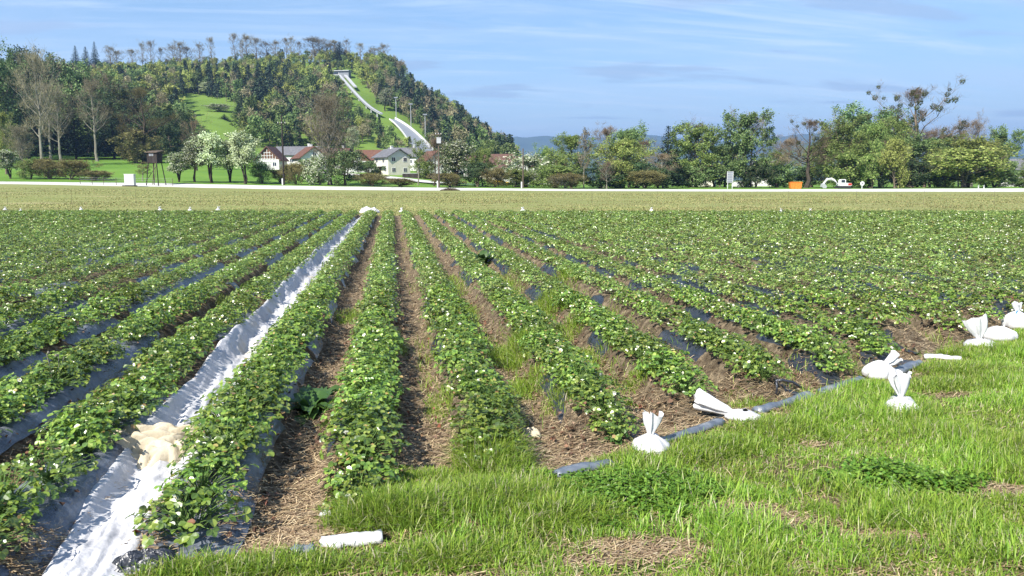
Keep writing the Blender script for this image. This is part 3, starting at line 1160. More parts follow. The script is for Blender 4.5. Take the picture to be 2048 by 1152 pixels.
# ------------------------------------------------------------------ trees
TM = {
    'bark': surf('grey brown bark', [(0.3, (0.11, 0.085, 0.06)), (0.7, (0.20, 0.165, 0.125))], 1.5, rough=0.9, spec=0.1),
    'bark_dark': surf('dark bark', [(0.3, (0.035, 0.028, 0.022)), (0.7, (0.075, 0.06, 0.045))], 1.5, rough=0.9, spec=0.1),
    'bark_pale': surf('pale bark', [(0.3, (0.145, 0.133, 0.101)), (0.7, (0.238, 0.223, 0.180))], 1.5, rough=0.9, spec=0.1),
    'twig_beige': leaf_mat('beige twigs', [(0, (0.138, 0.119, 0.070)), (1, (0.268, 0.239, 0.149))], 0.1, 0.8, 0.1),
    'twig_brown': leaf_mat('brown twigs', [(0, (0.115, 0.084, 0.057)), (1, (0.257, 0.196, 0.128))], 0.1, 0.8, 0.1),
    'twig_olive': leaf_mat('budding twigs', [(0, (0.111, 0.098, 0.042)), (1, (0.260, 0.234, 0.091))], 0.2, 0.8, 0.1),
    'green_mid': leaf_mat('mid green leaves', [(0, (0.073, 0.132, 0.043)), (0.6, (0.156, 0.243, 0.077)), (1, (0.263, 0.350, 0.137))], 0.3, 0.6, 0.25),
    'green_blue': leaf_mat('blue green leaves', [(0, (0.069, 0.133, 0.051)), (0.6, (0.145, 0.236, 0.087)), (1, (0.268, 0.339, 0.145))], 0.3, 0.6, 0.25),
    'green_yellow': leaf_mat('yellow green leaves', [(0, (0.130, 0.175, 0.041)), (0.6, (0.251, 0.296, 0.076)), (1, (0.380, 0.396, 0.129))], 0.35, 0.6, 0.2),
    'gold': leaf_mat('golden green leaves', [(0, (0.156, 0.179, 0.042)), (0.6, (0.263, 0.291, 0.074)), (1, (0.351, 0.380, 0.125))], 0.35, 0.6, 0.2),
    'green_fresh': leaf_mat('fresh green leaves', [(0, (0.100, 0.161, 0.042)), (0.6, (0.200, 0.278, 0.071)), (1, (0.321, 0.386, 0.121))], 0.35, 0.6, 0.2),
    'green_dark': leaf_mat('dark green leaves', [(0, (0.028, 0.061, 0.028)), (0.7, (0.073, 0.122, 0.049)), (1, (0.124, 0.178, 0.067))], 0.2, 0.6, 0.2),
    'spruce': leaf_mat('spruce needles', [(0, (0.010, 0.022, 0.012)), (0.7, (0.022, 0.045, 0.021)), (1, (0.04, 0.07, 0.03))], 0.1, 0.6, 0.2),
    'blossom': leaf_mat('white blossom', [(0, (0.134, 0.202, 0.043)), (0.25, (0.302, 0.368, 0.144)), (0.4, (0.521, 0.589, 0.360)), (1, (0.672, 0.736, 0.504))], 0.3, 0.7, 0.1),
    'blossom_green': leaf_mat('greenish blossom', [(0, (0.07, 0.12, 0.03)), (0.45, (0.15, 0.21, 0.06)), (0.65, (0.42, 0.45, 0.30)), (1, (0.66, 0.66, 0.54))], 0.3, 0.7, 0.1),
    'mistletoe': leaf_mat('mistletoe', [(0, (0.035, 0.05, 0.012)), (1, (0.10, 0.115, 0.03))], 0.2, 0.6, 0.2),
}
KITE = (np.array([[0, 0, 0], [.36, .5, .10], [0, 1, 0], [-.36, .5, .10]]), np.array([[0, 1, 2, 3]]))
LONG = (np.array([[0, 0, 0], [.10, .5, .03], [0, 1, 0], [-.10, .5, .03]]), np.array([[0, 1, 2, 3]]))


def unit(v):
    return v / (np.linalg.norm(v, axis=-1, keepdims=True) + 1e-9)


def sprout(P, Dv, Ln, n, curve, r, wob=.05):
    """P,Dv (B,3), Ln (B,) -> branch points (B,n,3)"""
    s = np.linspace(0, 1, n)[None, :, None]
    q = P[:, None] + Dv[:, None] * Ln[:, None, None] * s + np.array([0, 0, 1.0]) * curve * Ln[:, None, None] * s ** 2
    return q + r.normal(0, wob, (len(P), n, 3)) * Ln[:, None, None] * s


def spawn(pts, Ln, k, r, smin=.3, spread=.75, up=.25, ratio=.5, keep=.6):
    """k children along every branch"""
    B, n, _ = pts.shape
    idx = np.repeat(np.arange(B), k)
    s = r.uniform(smin, 1, len(idx))
    f = s * (n - 1)
    i = np.minimum(f.astype(int), n - 2)
    w = (f - i)[:, None]
    P = pts[idx, i] * (1 - w) + pts[idx, i + 1] * w
    d = unit(pts[idx, i + 1] - pts[idx, i])
    Dv = unit(d * keep + r.normal(0, 1, (len(idx), 3)) * spread * .6 + np.array([0, 0, up]))
    return P, Dv, Ln[idx] * ratio * (1.15 - .55 * s) * r.uniform(.7, 1.3, len(idx)), idx


def gen_tree(seed, h, R, r0=.28, stems=1, t0=.25, n1=22, k2=6, k3=4, el=(15, 65), curve=.15, leaf='kite', nleaf=3000, lsize=.34, spread=.35, twigs=0, twl=.8, twr=.014,
             lean=.03, prof=None, splay=.0, up=.25, droop=False, stemwob=.02):
    """tapered trunk(s) with limbs, branches and twigs; a crown of leaf faces and/or fine twigs"""
    r = np.random.default_rng(seed)
    wood = MB()
    tips, tipL = [], []
    for si in range(stems):
        a = r.uniform(0, 6.28)
        sp = splay * r.uniform(.5, 1.1)
        hh = h * (1.0 if si == 0 else r.uniform(.7, .97))
        n = 9
        s = np.linspace(0, 1, n)
        tr = np.stack([np.cos(a) * sp * s * h + np.cumsum(r.normal(0, stemwob, n)) * h * .35, np.sin(a) * sp * s * h + np.cumsum(r.normal(0, stemwob, n)) * h * .35, hh * .97 * s - .3 * (s == 0)], 1)
        tr[0, :2] = r.normal(0, .12, 2) * (stems > 1)
        rr = r0 * (1 - s) ** .8 * (1 if stems == 1 else .7) + .02
        rr[0] *= 1.35
        wood.tube(tr, rr, 7)
        m = max(5, n1 // stems)
        t = np.sort(r.uniform(t0, .97, m))
        f = t * (n - 1)
        i = np.minimum(f.astype(int), n - 2)
        w = (f - i)[:, None]
        P = tr[i] * (1 - w) + tr[i + 1] * w
        az = np.arange(m) * 2.4 + r.uniform(0, 6.28) + r.normal(0, .3, m)
        tt = (t - t0) / (1 - t0)
        e = np.radians(el[0] + (el[1] - el[0]) * tt + r.normal(0, 9, m))
        Dv = np.stack([np.cos(az) * np.cos(e), np.sin(az) * np.cos(e), np.sin(e)], 1)
        rad = R * (prof(tt) if prof else np.sqrt(np.clip(1 - (2 * tt - .75) ** 2 / 1.9, .05, 1)))
        L1 = np.minimum(rad / np.maximum(np.cos(e), .35), (h * 1.04 - P[:, 2]) / np.maximum(np.sin(e) + curve, .2) + .3) * r.uniform(.75, 1.1, m) * (1 if stems == 1 else .75)
        L1 = np.maximum(L1, .3)
        b1 = sprout(P, Dv, L1, 5, curve, r)
        q = np.linspace(1, .18, 5)[None]
        rb = np.interp(t, s, rr)[:, None] * .5 * q
        V, Q = tubes(b1, rb, 5)
        wood.add(V, Q=Q)
        P2, D2, L2, i2 = spawn(b1, L1, k2, r, up=up)
        b2 = sprout(P2, D2, L2, 4, curve * (.6 if not droop else -1.2), r)
        V, Q = tubes(b2, np.maximum(rb[i2, 2:3] * .42 * np.linspace(1, .25, 4)[None], .012), 3)
        wood.add(V, Q=Q)
        P3, D3, L3, i3 = spawn(b2, L2, k3, r, up=up * .8)
        b3 = sprout(P3, D3, L3, 3, 0.05 if not droop else -1.0, r)
        if k3 <= 5:
            V, Q = tubes(b3, np.full((len(b3), 3), .013) * np.array([1, .8, .5]), 3)
            wood.add(V, Q=Q)
        tips.append(b3)
        tipL.append(L3)
    b3 = np.concatenate(tips)
    L3 = np.concatenate(tipL)
    crown = MB()
    if twigs:
        P4, D4, L4, _ = spawn(b3, np.full(len(b3), twl), twigs, r, smin=.1, spread=.9, up=.3, ratio=1.0)
        n4 = len(P4)
        sd = unit(np.cross(D4, r.normal(0, 1, (n4, 3))))
        e = P4 + D4 * L4[:, None] + np.array([0, 0, .12]) * L4[:, None]
        V = np.stack([P4 - sd * twr, P4 + sd * twr, e + sd * twr * .35, e - sd * twr * .35], 1).reshape(-1, 3)
        crown.add(V, Q=np.arange(4 * n4).reshape(-1, 4))
    if nleaf:
        i = r.integers(0, len(b3), nleaf)
        s = r.uniform(.0, 1.05, nleaf)[:, None]
        P = b3[i, 0] * (1 - s) + b3[i, 2] * s + r.normal(0, spread, (nleaf, 3)) * .6
        P[:, 2] = np.maximum(P[:, 2], .1)
        c0 = P.mean(0)
        nm = unit(P - c0) * .7 + r.normal(0, .8, P.shape) + np.array([0, 0, .45])
        tv, tf = KITE if leaf == 'kite' else LONG
        Fm = rot_from(nm, r.uniform(0, 6.28, nleaf))
        V, Q = stamp(tv, tf, P, Fm, lsize * r.uniform(.6, 1.35, nleaf))
        crown.add(V, Q=Q)
    return wood, crown, b3


def gen_spruce(seed, h, R, ln=30, r0=.22, size=.5):
    r = np.random.default_rng(seed)
    wood, crown = MB(), MB()
    wood.tube([[0, 0, -.3], [0, 0, h * .5], [0, 0, h * .99]], [r0, r0 * .55, .02], 6)
    for j in range(ln):
        t = (j + .5) / ln
        z = h * (.06 + .93 * t)
        rad = R * (1 - t) ** .85 * r.uniform(.8, 1.12) + .12
        m = max(5, int(11 * (1 - t) + 4))
        az = r.uniform(0, 6.28) + np.arange(m) * 6.28 / m + r.normal(0, .15, m)
        L = rad * r.uniform(.72, 1.1, m)
        Dv = np.stack([np.cos(az), np.sin(az), np.full(m, .12 - .25 * (1 - t))], 1)
        b = sprout(np.tile([0, 0, z], (m, 1)).astype(float), Dv, L, 4, .16, r, .02)
        V, Q = tubes(b, np.full((m, 4), .03) * np.array([1, .7, .5, .2]), 3)
        wood.add(V, Q=Q)
        nq = max(5, int(9 * (rad / R) + 4))
        i = np.repeat(np.arange(m), nq)
        s = r.uniform(.12, 1.0, len(i))
        f = s * 3
        k = np.minimum(f.astype(int), 2)
        w = (f - k)[:, None]
        P = b[i, k] * (1 - w) + b[i, k + 1] * w + r.normal(0, .05, (len(i), 3))
        d = np.stack([np.cos(az[i]), np.sin(az[i]), np.zeros(len(i))], 1)
        y = unit(d * .7 + r.normal(0, .45, d.shape) + np.array([0, 0, -.55]))
        x = unit(np.cross(y, r.normal(0, .3, y.shape) + np.array([0, 0, 1.0])))
        V, Q = stamp(KITE[0], KITE[1], P, np.stack([x, y, np.cross(x, y)], 2), size * r.uniform(.6, 1.3, len(i)) * (.55 + .45 * (1 - t)))
        crown.add(V, Q=Q)
    return wood, crown, None


def mistletoe(seed, R=.7, n=130):
    r = np.random.default_rng(seed)
    d = unit(r.normal(0, 1, (n, 3)))
    P = d * R * r.uniform(.3, 1, (n, 1)) ** .5
    V, Q = stamp(KITE[0], KITE[1], P, rot_from(d + r.normal(0, .6, d.shape), r.uniform(0, 6, n)), R * .42 * r.uniform(.6, 1.3, n))
    return MB().add(V, Q=Q).mesh('mistletoe', [TM['mistletoe']])


PROTO = {}


def proto(name, gen, bark, leafm):
    wood, crown, b3 = gen
    V = np.concatenate(crown.V)
    top = float(np.percentile(V[:, 2], 99.7))
    wd = float(np.percentile(np.hypot(V[:, 0], V[:, 1]), 90)) * 2
    PROTO[name] = (wood.mesh('trunk', [TM[bark]]), crown.mesh('crown', [TM[leafm]]), top, wd, b3)


cone = lambda t: 1.02 - .75 * t
column = lambda t: .55 + .45 * np.sin(np.pi * np.clip(t * .9 + .12, 0, 1))
vase = lambda t: .25 + .75 * np.sin(np.pi * np.clip(t * .62 + .22, 0, 1))
roundp = lambda t: .35 + .65 * np.sqrt(np.clip(1 - (2 * t - .8) ** 2, 0, 1))
for i in range(3):
    proto('leafy%d' % i, gen_tree(200 + i, 14, 5.2, r0=.30, t0=.12, n1=30, k2=7, k3=4, el=(5, 70), nleaf=14000, lsize=.37, spread=.52, prof=roundp), 'bark', 'green_mid')
    proto('loose%d' % i, gen_tree(230 + i, 14, 5.0, r0=.28, t0=.10, n1=28, k2=7, k3=5, el=(20, 75), nleaf=13000, lsize=.31, spread=.42, twigs=2, twl=.9, prof=roundp, curve=.25), 'bark', 'green_fresh')
    proto('bare%d' % i, gen_tree(260 + i, 16, 4.6, r0=.30, t0=.30, n1=24, k2=7, k3=6, el=(30, 72), nleaf=500, lsize=.2, twigs=4, twl=1.0, twr=.016, prof=vase, curve=.25), 'bark_pale', 'twig_brown')
    proto('bush%d' % i, gen_tree(290 + i, 5, 3.0, r0=.10, stems=5, t0=.05, n1=40, k2=6, k3=4, el=(5, 75), nleaf=6500, lsize=.22, spread=.30, splay=.20, twigs=1, twl=.5, prof=roundp), 'bark', 'green_mid')
for i in range(2):
    proto('multi%d' % i, gen_tree(320 + i, 8, 2.6, r0=.14, stems=5, t0=.38, n1=40, k2=6, k3=4, el=(15, 75), nleaf=8000, lsize=.22, spread=.28, splay=.11, prof=roundp), 'bark_dark', 'blossom')
    proto('spruce%d' % i, gen_spruce(340 + i, 16, 3.4, 34), 'bark_dark', 'spruce')
    proto('scrub%d' % i, gen_tree(350 + i, 3.2, 2.2, r0=.05, stems=7, t0=.03, n1=49, k2=6, k3=5, el=(25, 80), nleaf=700, lsize=.18, twigs=4, twl=.5, twr=.012, splay=.35, prof=roundp), 'bark', 'twig_olive')
for i in range(3):
    proto('crest%d' % i, gen_tree(440 + i, 17, 3.4, r0=.30, t0=.34, n1=26, k2=6, k3=4, el=(12, 74), nleaf=0, twigs=3, twl=1.3, twr=.022, prof=roundp, curve=.2, up=.3), 'bark', 'twig_brown')
proto('poplar', gen_tree(370, 20, 3.6, r0=.32, t0=.10, n1=44, k2=7, k3=5, el=(42, 80), nleaf=900, lsize=.2, twigs=5, twl=1.1, twr=.016, prof=column, curve=.3), 'bark_pale', 'twig_beige')
proto('slim', gen_tree(372, 12, 1.6, r0=.12, t0=.25, n1=26, k2=6, k3=4, el=(30, 75), nleaf=1600, lsize=.26, spread=.2, prof=column, curve=.2), 'bark_pale', 'green_fresh')
proto('old', gen_tree(381, 21, 6.5, r0=.42, t0=.34, n1=22, k2=7, k3=6, el=(25, 74), nleaf=300, lsize=.2, twigs=4, twl=1.1, twr=.015, prof=vase, curve=.30, stemwob=.03), 'bark', 'twig_brown')
MIST = [mistletoe(400 + i) for i in range(3)]
TREES = []
MAT_ALT = {}
tr_r = np.random.default_rng(55)


def tree(kind_, px, D, top, wpx, name, label, cat='tree', crown=None, bark=None, group=None, mist=0, base=None, mistR=.58, sink=0.0):
    tm, cm, h0, w0, b3 = PROTO[kind_]
    p = on_terrain(px, D)
    p[2] -= sink
    ztop = CAM_Z + ray(px, top)[1] * D
    sz = max(.15, (ztop - p[2]) / h0)
    sx = (wpx * D / FPX) / w0
    t = thing(name, label, cat, p, float(tr_r.uniform(0, 6.28)), group, (sx, sx, sz))
    for nm, me, mm in (('trunk', tm, bark), ('crown', cm, crown)):
        o = obj(nm, me, t)
        if mm:
            o.material_slots[0].link = 'OBJECT'
            o.material_slots[0].material = TM[mm]
    if mist:
        z = b3[:, 2, 2]
        idx = np.where(z > np.percentile(z, 35))[0]
        got = []
        for q in tr_r.permutation(idx):
            if len(got) >= mist:
                break
            if any(np.linalg.norm(b3[q, 1] - g) < 1.5 for g in got):
                continue
            got.append(b3[q, 1])
            m = obj('mistletoe', MIST[int(tr_r.integers(0, 3))], t, b3[q, 1])
            s = float(tr_r.uniform(.6, 1.2)) * mistR
            m.scale = (s, s, s * sx / sz)
    TREES.append((px, D))
    return t


def side(i):
    return i


# --- right-hand tree belt (px, D, top, width)
R_ = 'trees and bushes behind the gravel road'
TL = [
    ('bush0', 1052, 165, 306, 95, 'blossoming_bush', 'broad pale blossoming bush just behind the brown wooden pole', 'bush', 'blossom_green', None, 0),
    ('bush1', 1030, 158, 338, 60, 'bush', 'low grey-green bush at the left foot of the pale blossoming bush', 'bush', 'green_fresh', None, 0),
    ('loose0', 1143, 168, 268, 92, 'willow_tree', 'round mid-green willow tree between the blossoming bush and the yellow-green crown', 'tree', 'green_fresh', None, 0),
    ('slim', 1168, 155, 256, 30, 'slender_tree', 'slender pale-barked tree with a wispy top in front of the green willow', 'tree', 'twig_beige', 'bark_pale', 0),
    ('bush2', 1110, 156, 330, 95, 'bush', 'olive bush with whitish stems under the green willow', 'bush', 'green_fresh', 'bark_pale', 0),
    ('scrub0', 1130, 150, 345, 70, 'thicket', 'tangle of pale bare stems in front of the green willow', 'bush', 'twig_olive', 'bark_pale', 0),
    ('loose1', 1246, 165, 274, 108, 'willow_tree', 'yellow-green round-crowned willow right of the slender pale tree', 'tree', 'green_yellow', None, 0),
    ('leafy0', 1258, 185, 248, 66, 'ivy_clad_tree', 'taller ivy-dark tree peeping over the yellow-green willow', 'tree', 'green_mid', None, 5),
    ('bare0', 1208, 190, 246, 62, 'bare_tree', 'bare grey tree standing behind the left side of the yellow-green willow', 'tree', 'twig_brown', None, 0),
    ('bare1', 1290, 178, 272, 58, 'bare_tree', 'small brown bare tree between the yellow-green willow and the dark spruce', 'tree', 'twig_brown', None, 0),
    ('bare2', 1214, 150, 318, 40, 'bare_sapling', 'pale-trunked bare sapling standing right at the road before the yellow-green willow', 'tree', 'twig_brown', 'bark_pale', 0),
    ('scrub1', 1290, 152, 340, 70, 'thicket', 'low olive-brown thicket by the road left of the dark spruce', 'bush', 'twig_olive', 'bark_dark', 0),
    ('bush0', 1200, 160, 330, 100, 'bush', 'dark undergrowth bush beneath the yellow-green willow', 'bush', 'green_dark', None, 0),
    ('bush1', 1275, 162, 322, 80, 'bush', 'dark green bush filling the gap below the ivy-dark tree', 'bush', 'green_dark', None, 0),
    ('spruce0', 1334, 172, 253, 62, 'spruce_tree', 'dark pointed spruce standing out above the road between broadleaf trees', 'tree', None, None, 0),
    ('bare0', 1328, 158, 302, 62, 'bare_tree', 'brown bare tree growing in front of the dark spruce', 'tree', 'twig_brown', None, 0),
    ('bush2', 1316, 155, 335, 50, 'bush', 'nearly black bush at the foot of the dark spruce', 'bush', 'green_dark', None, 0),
    ('leafy1', 1392, 185, 244, 92, 'broadleaf_tree', 'full green tree right of the dark spruce with a few twigs poking from its top', 'tree', 'green_fresh', None, 2),
    ('bare1', 1392, 188, 236, 66, 'bare_tree', 'bare tree whose twig tips stick out of the full green tree', 'tree', 'twig_brown', None, 2),
    ('bush0', 1380, 180, 330, 90, 'bush', 'rounded bush at the foot of the full green tree by the mown grass', 'bush', 'green_mid', None, 0),
    ('leafy2', 1490, 180, 222, 96, 'broadleaf_tree', 'tall blue-green tree behind the parked white car', 'tree', 'green_mid', None, 4),
    ('bare2', 1500, 184, 214, 80, 'bare_tree', 'bare treetop rising out of the tall blue-green tree', 'tree', 'twig_brown', None, 3),
    ('leafy0', 1450, 192, 282, 66, 'broadleaf_tree', 'smaller green tree left of the tall blue-green tree', 'tree', 'green_blue', None, 0),
    ('bush1', 1430, 188, 330, 70, 'bush', 'dark bush behind the roadside board', 'bush', 'green_dark', None, 0),
    ('bush2', 1512, 176, 330, 70, 'bush', 'shadowy bush directly behind the white car', 'bush', 'green_dark', None, 0),
    ('old', 1612, 166, 226, 118, 'bare_tree', 'dark bare tree hung with mistletoe right above the orange container', 'tree', 'twig_brown', 'bark_dark', 11),
    ('bare0', 1570, 190, 270, 70, 'bare_tree', 'thin bare tree left of the mistletoe tree by the orange container', 'tree', 'twig_brown', None, 0),
    ('bush0', 1555, 185, 328, 70, 'bush', 'dark green bush behind the orange container', 'bush', 'green_mid', None, 0),
    ('bush1', 1625, 185, 332, 70, 'bush', 'dark hedge bush behind the trunk of the mistletoe tree', 'bush', 'green_dark', None, 0),
    ('loose2', 1680, 172, 226, 100, 'willow_tree', 'light green willow behind the white excavator', 'tree', 'green_fresh', None, 0),
    ('loose0', 1740, 170, 246, 80, 'willow_tree', 'soft green willow between the excavator willow and the golden tree', 'tree', 'green_fresh', None, 0),
    ('leafy1', 1716, 200, 212, 120, 'poplar_tree', 'blue-green poplar crown rising behind the willows above the excavator', 'tree', 'green_blue', None, 0),
    ('loose1', 1650, 175, 268, 55, 'willow_tree', 'narrow drooping willow left of the excavator cab', 'tree', 'green_fresh', None, 0),
    ('bush2', 1790, 160, 278, 54, 'golden_tree', 'narrow golden yellow tree behind the round road sign', 'tree', 'gold', None, 0),
    ('old', 1822, 185, 158, 165, 'old_poplar', 'huge half-bare old tree towering over the belt, full of mistletoe balls', 'tree', 'twig_brown', 'bark', 44),
    ('leafy2', 1790, 192, 232, 70, 'broadleaf_tree', 'olive crown in front of the huge mistletoe tree, left side', 'tree', 'green_fresh', None, 3),
    ('leafy0', 1850, 178, 268, 84, 'broadleaf_tree', 'deep green tree under the right side of the huge mistletoe tree', 'tree', 'green_mid', None, 0),
    ('bare1', 1860, 182, 250, 70, 'bare_tree', 'drooping brown bare boughs right of the huge mistletoe tree', 'tree', 'twig_brown', None, 3),
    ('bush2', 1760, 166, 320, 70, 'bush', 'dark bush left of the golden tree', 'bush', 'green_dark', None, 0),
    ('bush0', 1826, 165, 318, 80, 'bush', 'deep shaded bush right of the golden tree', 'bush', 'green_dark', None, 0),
    ('bush1', 1700, 176, 330, 90, 'bush', 'shaded bush right behind the excavator', 'bush', 'green_dark', None, 0),
    ('leafy2', 1935, 168, 276, 124, 'willow_tree', 'broad yellow-green willow standing rightmost at the road', 'tree', 'green_yellow', None, 0),
    ('bush1', 1930, 163, 296, 134, 'willow_bush', 'yellow-green willow scrub filling in under the broad yellow-green willow', 'bush', 'green_yellow', None, 0),
    ('bush0', 1690, 166, 300, 90, 'willow_bush', 'light green willow scrub behind the excavator boom', 'bush', 'green_fresh', None, 0),
    ('bush2', 1745, 164, 306, 60, 'willow_bush', 'light green willow scrub between the excavator and the round sign', 'bush', 'green_fresh', None, 0),
    ('bush1', 1240, 160, 318, 60, 'willow_bush', 'yellow-green scrub in front of the round-crowned yellow-green willow', 'bush', 'green_yellow', None, 0),
    ('loose0', 1345, 214, 296, 70, 'willow_tree', 'pale willow behind the brown tree in front of the spruce', 'tree', 'green_fresh', None, 0),
    ('loose2', 1555, 214, 292, 66, 'willow_tree', 'pale distant willow behind the thin bare tree left of the container', 'tree', 'green_fresh', None, 0),
    ('loose1', 1440, 216, 288, 56, 'willow_tree', 'pale distant willow in the gap between the two full green trees', 'tree', 'green_fresh', None, 0),
    ('loose0', 1620, 212, 290, 60, 'willow_tree', 'pale distant willow behind the dark mistletoe tree', 'tree', 'green_fresh', None, 0),
    ('loose2', 1095, 200, 290, 60, 'willow_tree', 'pale willow behind the blossoming bush and the round green willow', 'tree', 'green_fresh', None, 0),
    ('leafy1', 1765, 186, 236, 70, 'broadleaf_tree', 'grey-green crown filling in left of the huge mistletoe tree', 'tree', 'green_fresh', None, 0),
    ('loose1', 1890, 190, 262, 70, 'willow_tree', 'pale green crown between the huge mistletoe tree and the bare tree at right', 'tree', 'green_fresh', None, 0),
    ('loose1', 1895, 172, 292, 70, 'willow_tree', 'light green willow at the left edge of the broad yellow-green one', 'tree', 'green_fresh', None, 0),
    ('loose0', 1970, 176, 280, 60, 'willow_tree', 'golden-tipped willow at the right edge of the broad yellow-green one', 'tree', 'gold', None, 0),
    ('bare2', 1944, 195, 226, 66, 'bare_tree', 'bare brown tree rising behind the broad yellow-green willow', 'tree', 'twig_brown', None, 0),
    ('bare0', 1918, 198, 252, 34, 'bare_tree', 'small bare tree left of the bare one behind the yellow-green willow', 'tree', 'twig_brown', None, 0),
    ('leafy1', 1998, 190, 254, 62, 'broadleaf_tree', 'round dark blue-green tree at the right end of the belt', 'tree', 'green_mid', None, 0),
    ('bush2', 1990, 165, 338, 80, 'bush', 'low dull bush below the round dark tree at the right end', 'bush', 'green_mid', None, 0),
    ('bush0', 2048, 168, 340, 70, 'bush', 'grey-green bush at the right edge of the photo', 'bush', 'green_fresh', None, 0),
    ('bush1', 1880, 166, 335, 70, 'bush', 'dusky bush between golden tree and broad yellow-green willow', 'bush', 'green_dark', None, 0),
    ('loose2', 2110, 170, 300, 110, 'willow_tree', 'green willow beyond the right edge of the photo', 'tree', 'green_fresh', None, 0),
]
# --- middle group by the houses
TL += [
    ('poplar', 660, 152, 180, 96, 'bare_poplar', 'tall beige bare poplar standing alone in front of the village', 'tree', 'twig_beige', 'bark_pale', 0),
    ('bush0', 640, 150, 310, 56, 'blossoming_bush', 'pale flowering bush at the left foot of the bare poplar', 'bush', 'blossom_green', None, 0),
    ('bush1', 690, 151, 300, 72, 'bush', 'dark green bush at the right foot of the bare poplar', 'bush', 'green_blue', None, 0),
    ('scrub0', 745, 149, 345, 60, 'scrub', 'low olive scrub right of the bush under the bare poplar', 'bush', 'twig_olive', None, 0),
    ('scrub1', 800, 149, 356, 60, 'scrub', 'low bare scrub below the white house', 'bush', 'twig_olive', None, 0),
    ('scrub0', 592, 150, 325, 50, 'bare_bush', 'small bare bush right of the power pole', 'bush', 'twig_olive', None, 0),
    ('scrub1', 560, 156, 338, 40, 'bare_bush', 'small dark bush left of the power pole', 'bush', 'twig_olive', None, 0),
    ('bush2', 738, 206, 322, 44, 'garden_bush', 'round garden bush in front of the dark-roofed house', 'bush', 'green_mid', None, 0),
    ('bush0', 612, 210, 318, 40, 'garden_bush', 'green garden bush in front of the white gabled house', 'bush', 'green_mid', None, 0),
    ('bush1', 848, 190, 322, 40, 'garden_bush', 'green garden bush right of the white two-storey house', 'bush', 'green_fresh', None, 0),
    ('slim', 836, 160, 278, 38, 'slender_tree', 'slender fresh green tree right of the white house', 'tree', 'green_fresh', None, 0),
    ('bare0', 868, 158, 270, 42, 'bare_tree', 'thin dark bare tree left of the pole with the transformer', 'tree', 'twig_brown', 'bark_dark', 0),
    ('multi0', 912, 158, 282, 60, 'blossoming_tree', 'white blossoming tree right of the transformer pole', 'tree', 'blossom_green', None, 0),
    ('leafy2', 905, 164, 298, 50, 'broadleaf_tree', 'dark leafy tree behind the blossoming tree by the transformer pole', 'tree', 'green_mid', None, 0),
    ('loose2', 965, 158, 290, 52, 'broadleaf_tree', 'yellow-green topped tree left of the brown-roofed house', 'tree', 'green_fresh', None, 0),
    ('bush2', 955, 154, 325, 60, 'bush', 'dark bush below the yellow-green topped tree', 'bush', 'green_dark', None, 0),
    ('scrub0', 990, 152, 335, 50, 'scrub', 'olive scrub between the yellow-green tree and the yellow digger', 'bush', 'twig_olive', None, 0),
    ('scrub1', 900, 150, 345, 60, 'scrub', 'olive scrub around the stems of the blossoming tree', 'bush', 'twig_olive', None, 0),
    ('multi0', 358, 150, 304, 40, 'blossoming_tree', 'smallest white blossoming tree, at the left end of the blossom group', 'tree', 'blossom_green', None, 0),
    ('multi1', 388, 151, 272, 50, 'blossoming_tree', 'greenish white blossoming tree, second from left in the blossom group', 'tree', 'blossom_green', None, 0),
    ('multi0', 422, 151, 264, 52, 'blossoming_tree', 'bright white blossoming tree in the middle of the blossom group', 'tree', 'blossom', None, 0),
    ('multi1', 492, 150, 262, 66, 'blossoming_tree', 'widest white blossoming tree, at the right end of the blossom group', 'tree', 'blossom', None, 0),
    ('multi0', 460, 154, 278, 48, 'blossoming_tree', 'white blossoming tree just left of the widest one', 'tree', 'blossom', None, 0),
    ('bush1', 525, 154, 325, 40, 'bush', 'green bush right of the widest blossoming tree', 'bush', 'green_mid', None, 0),
]
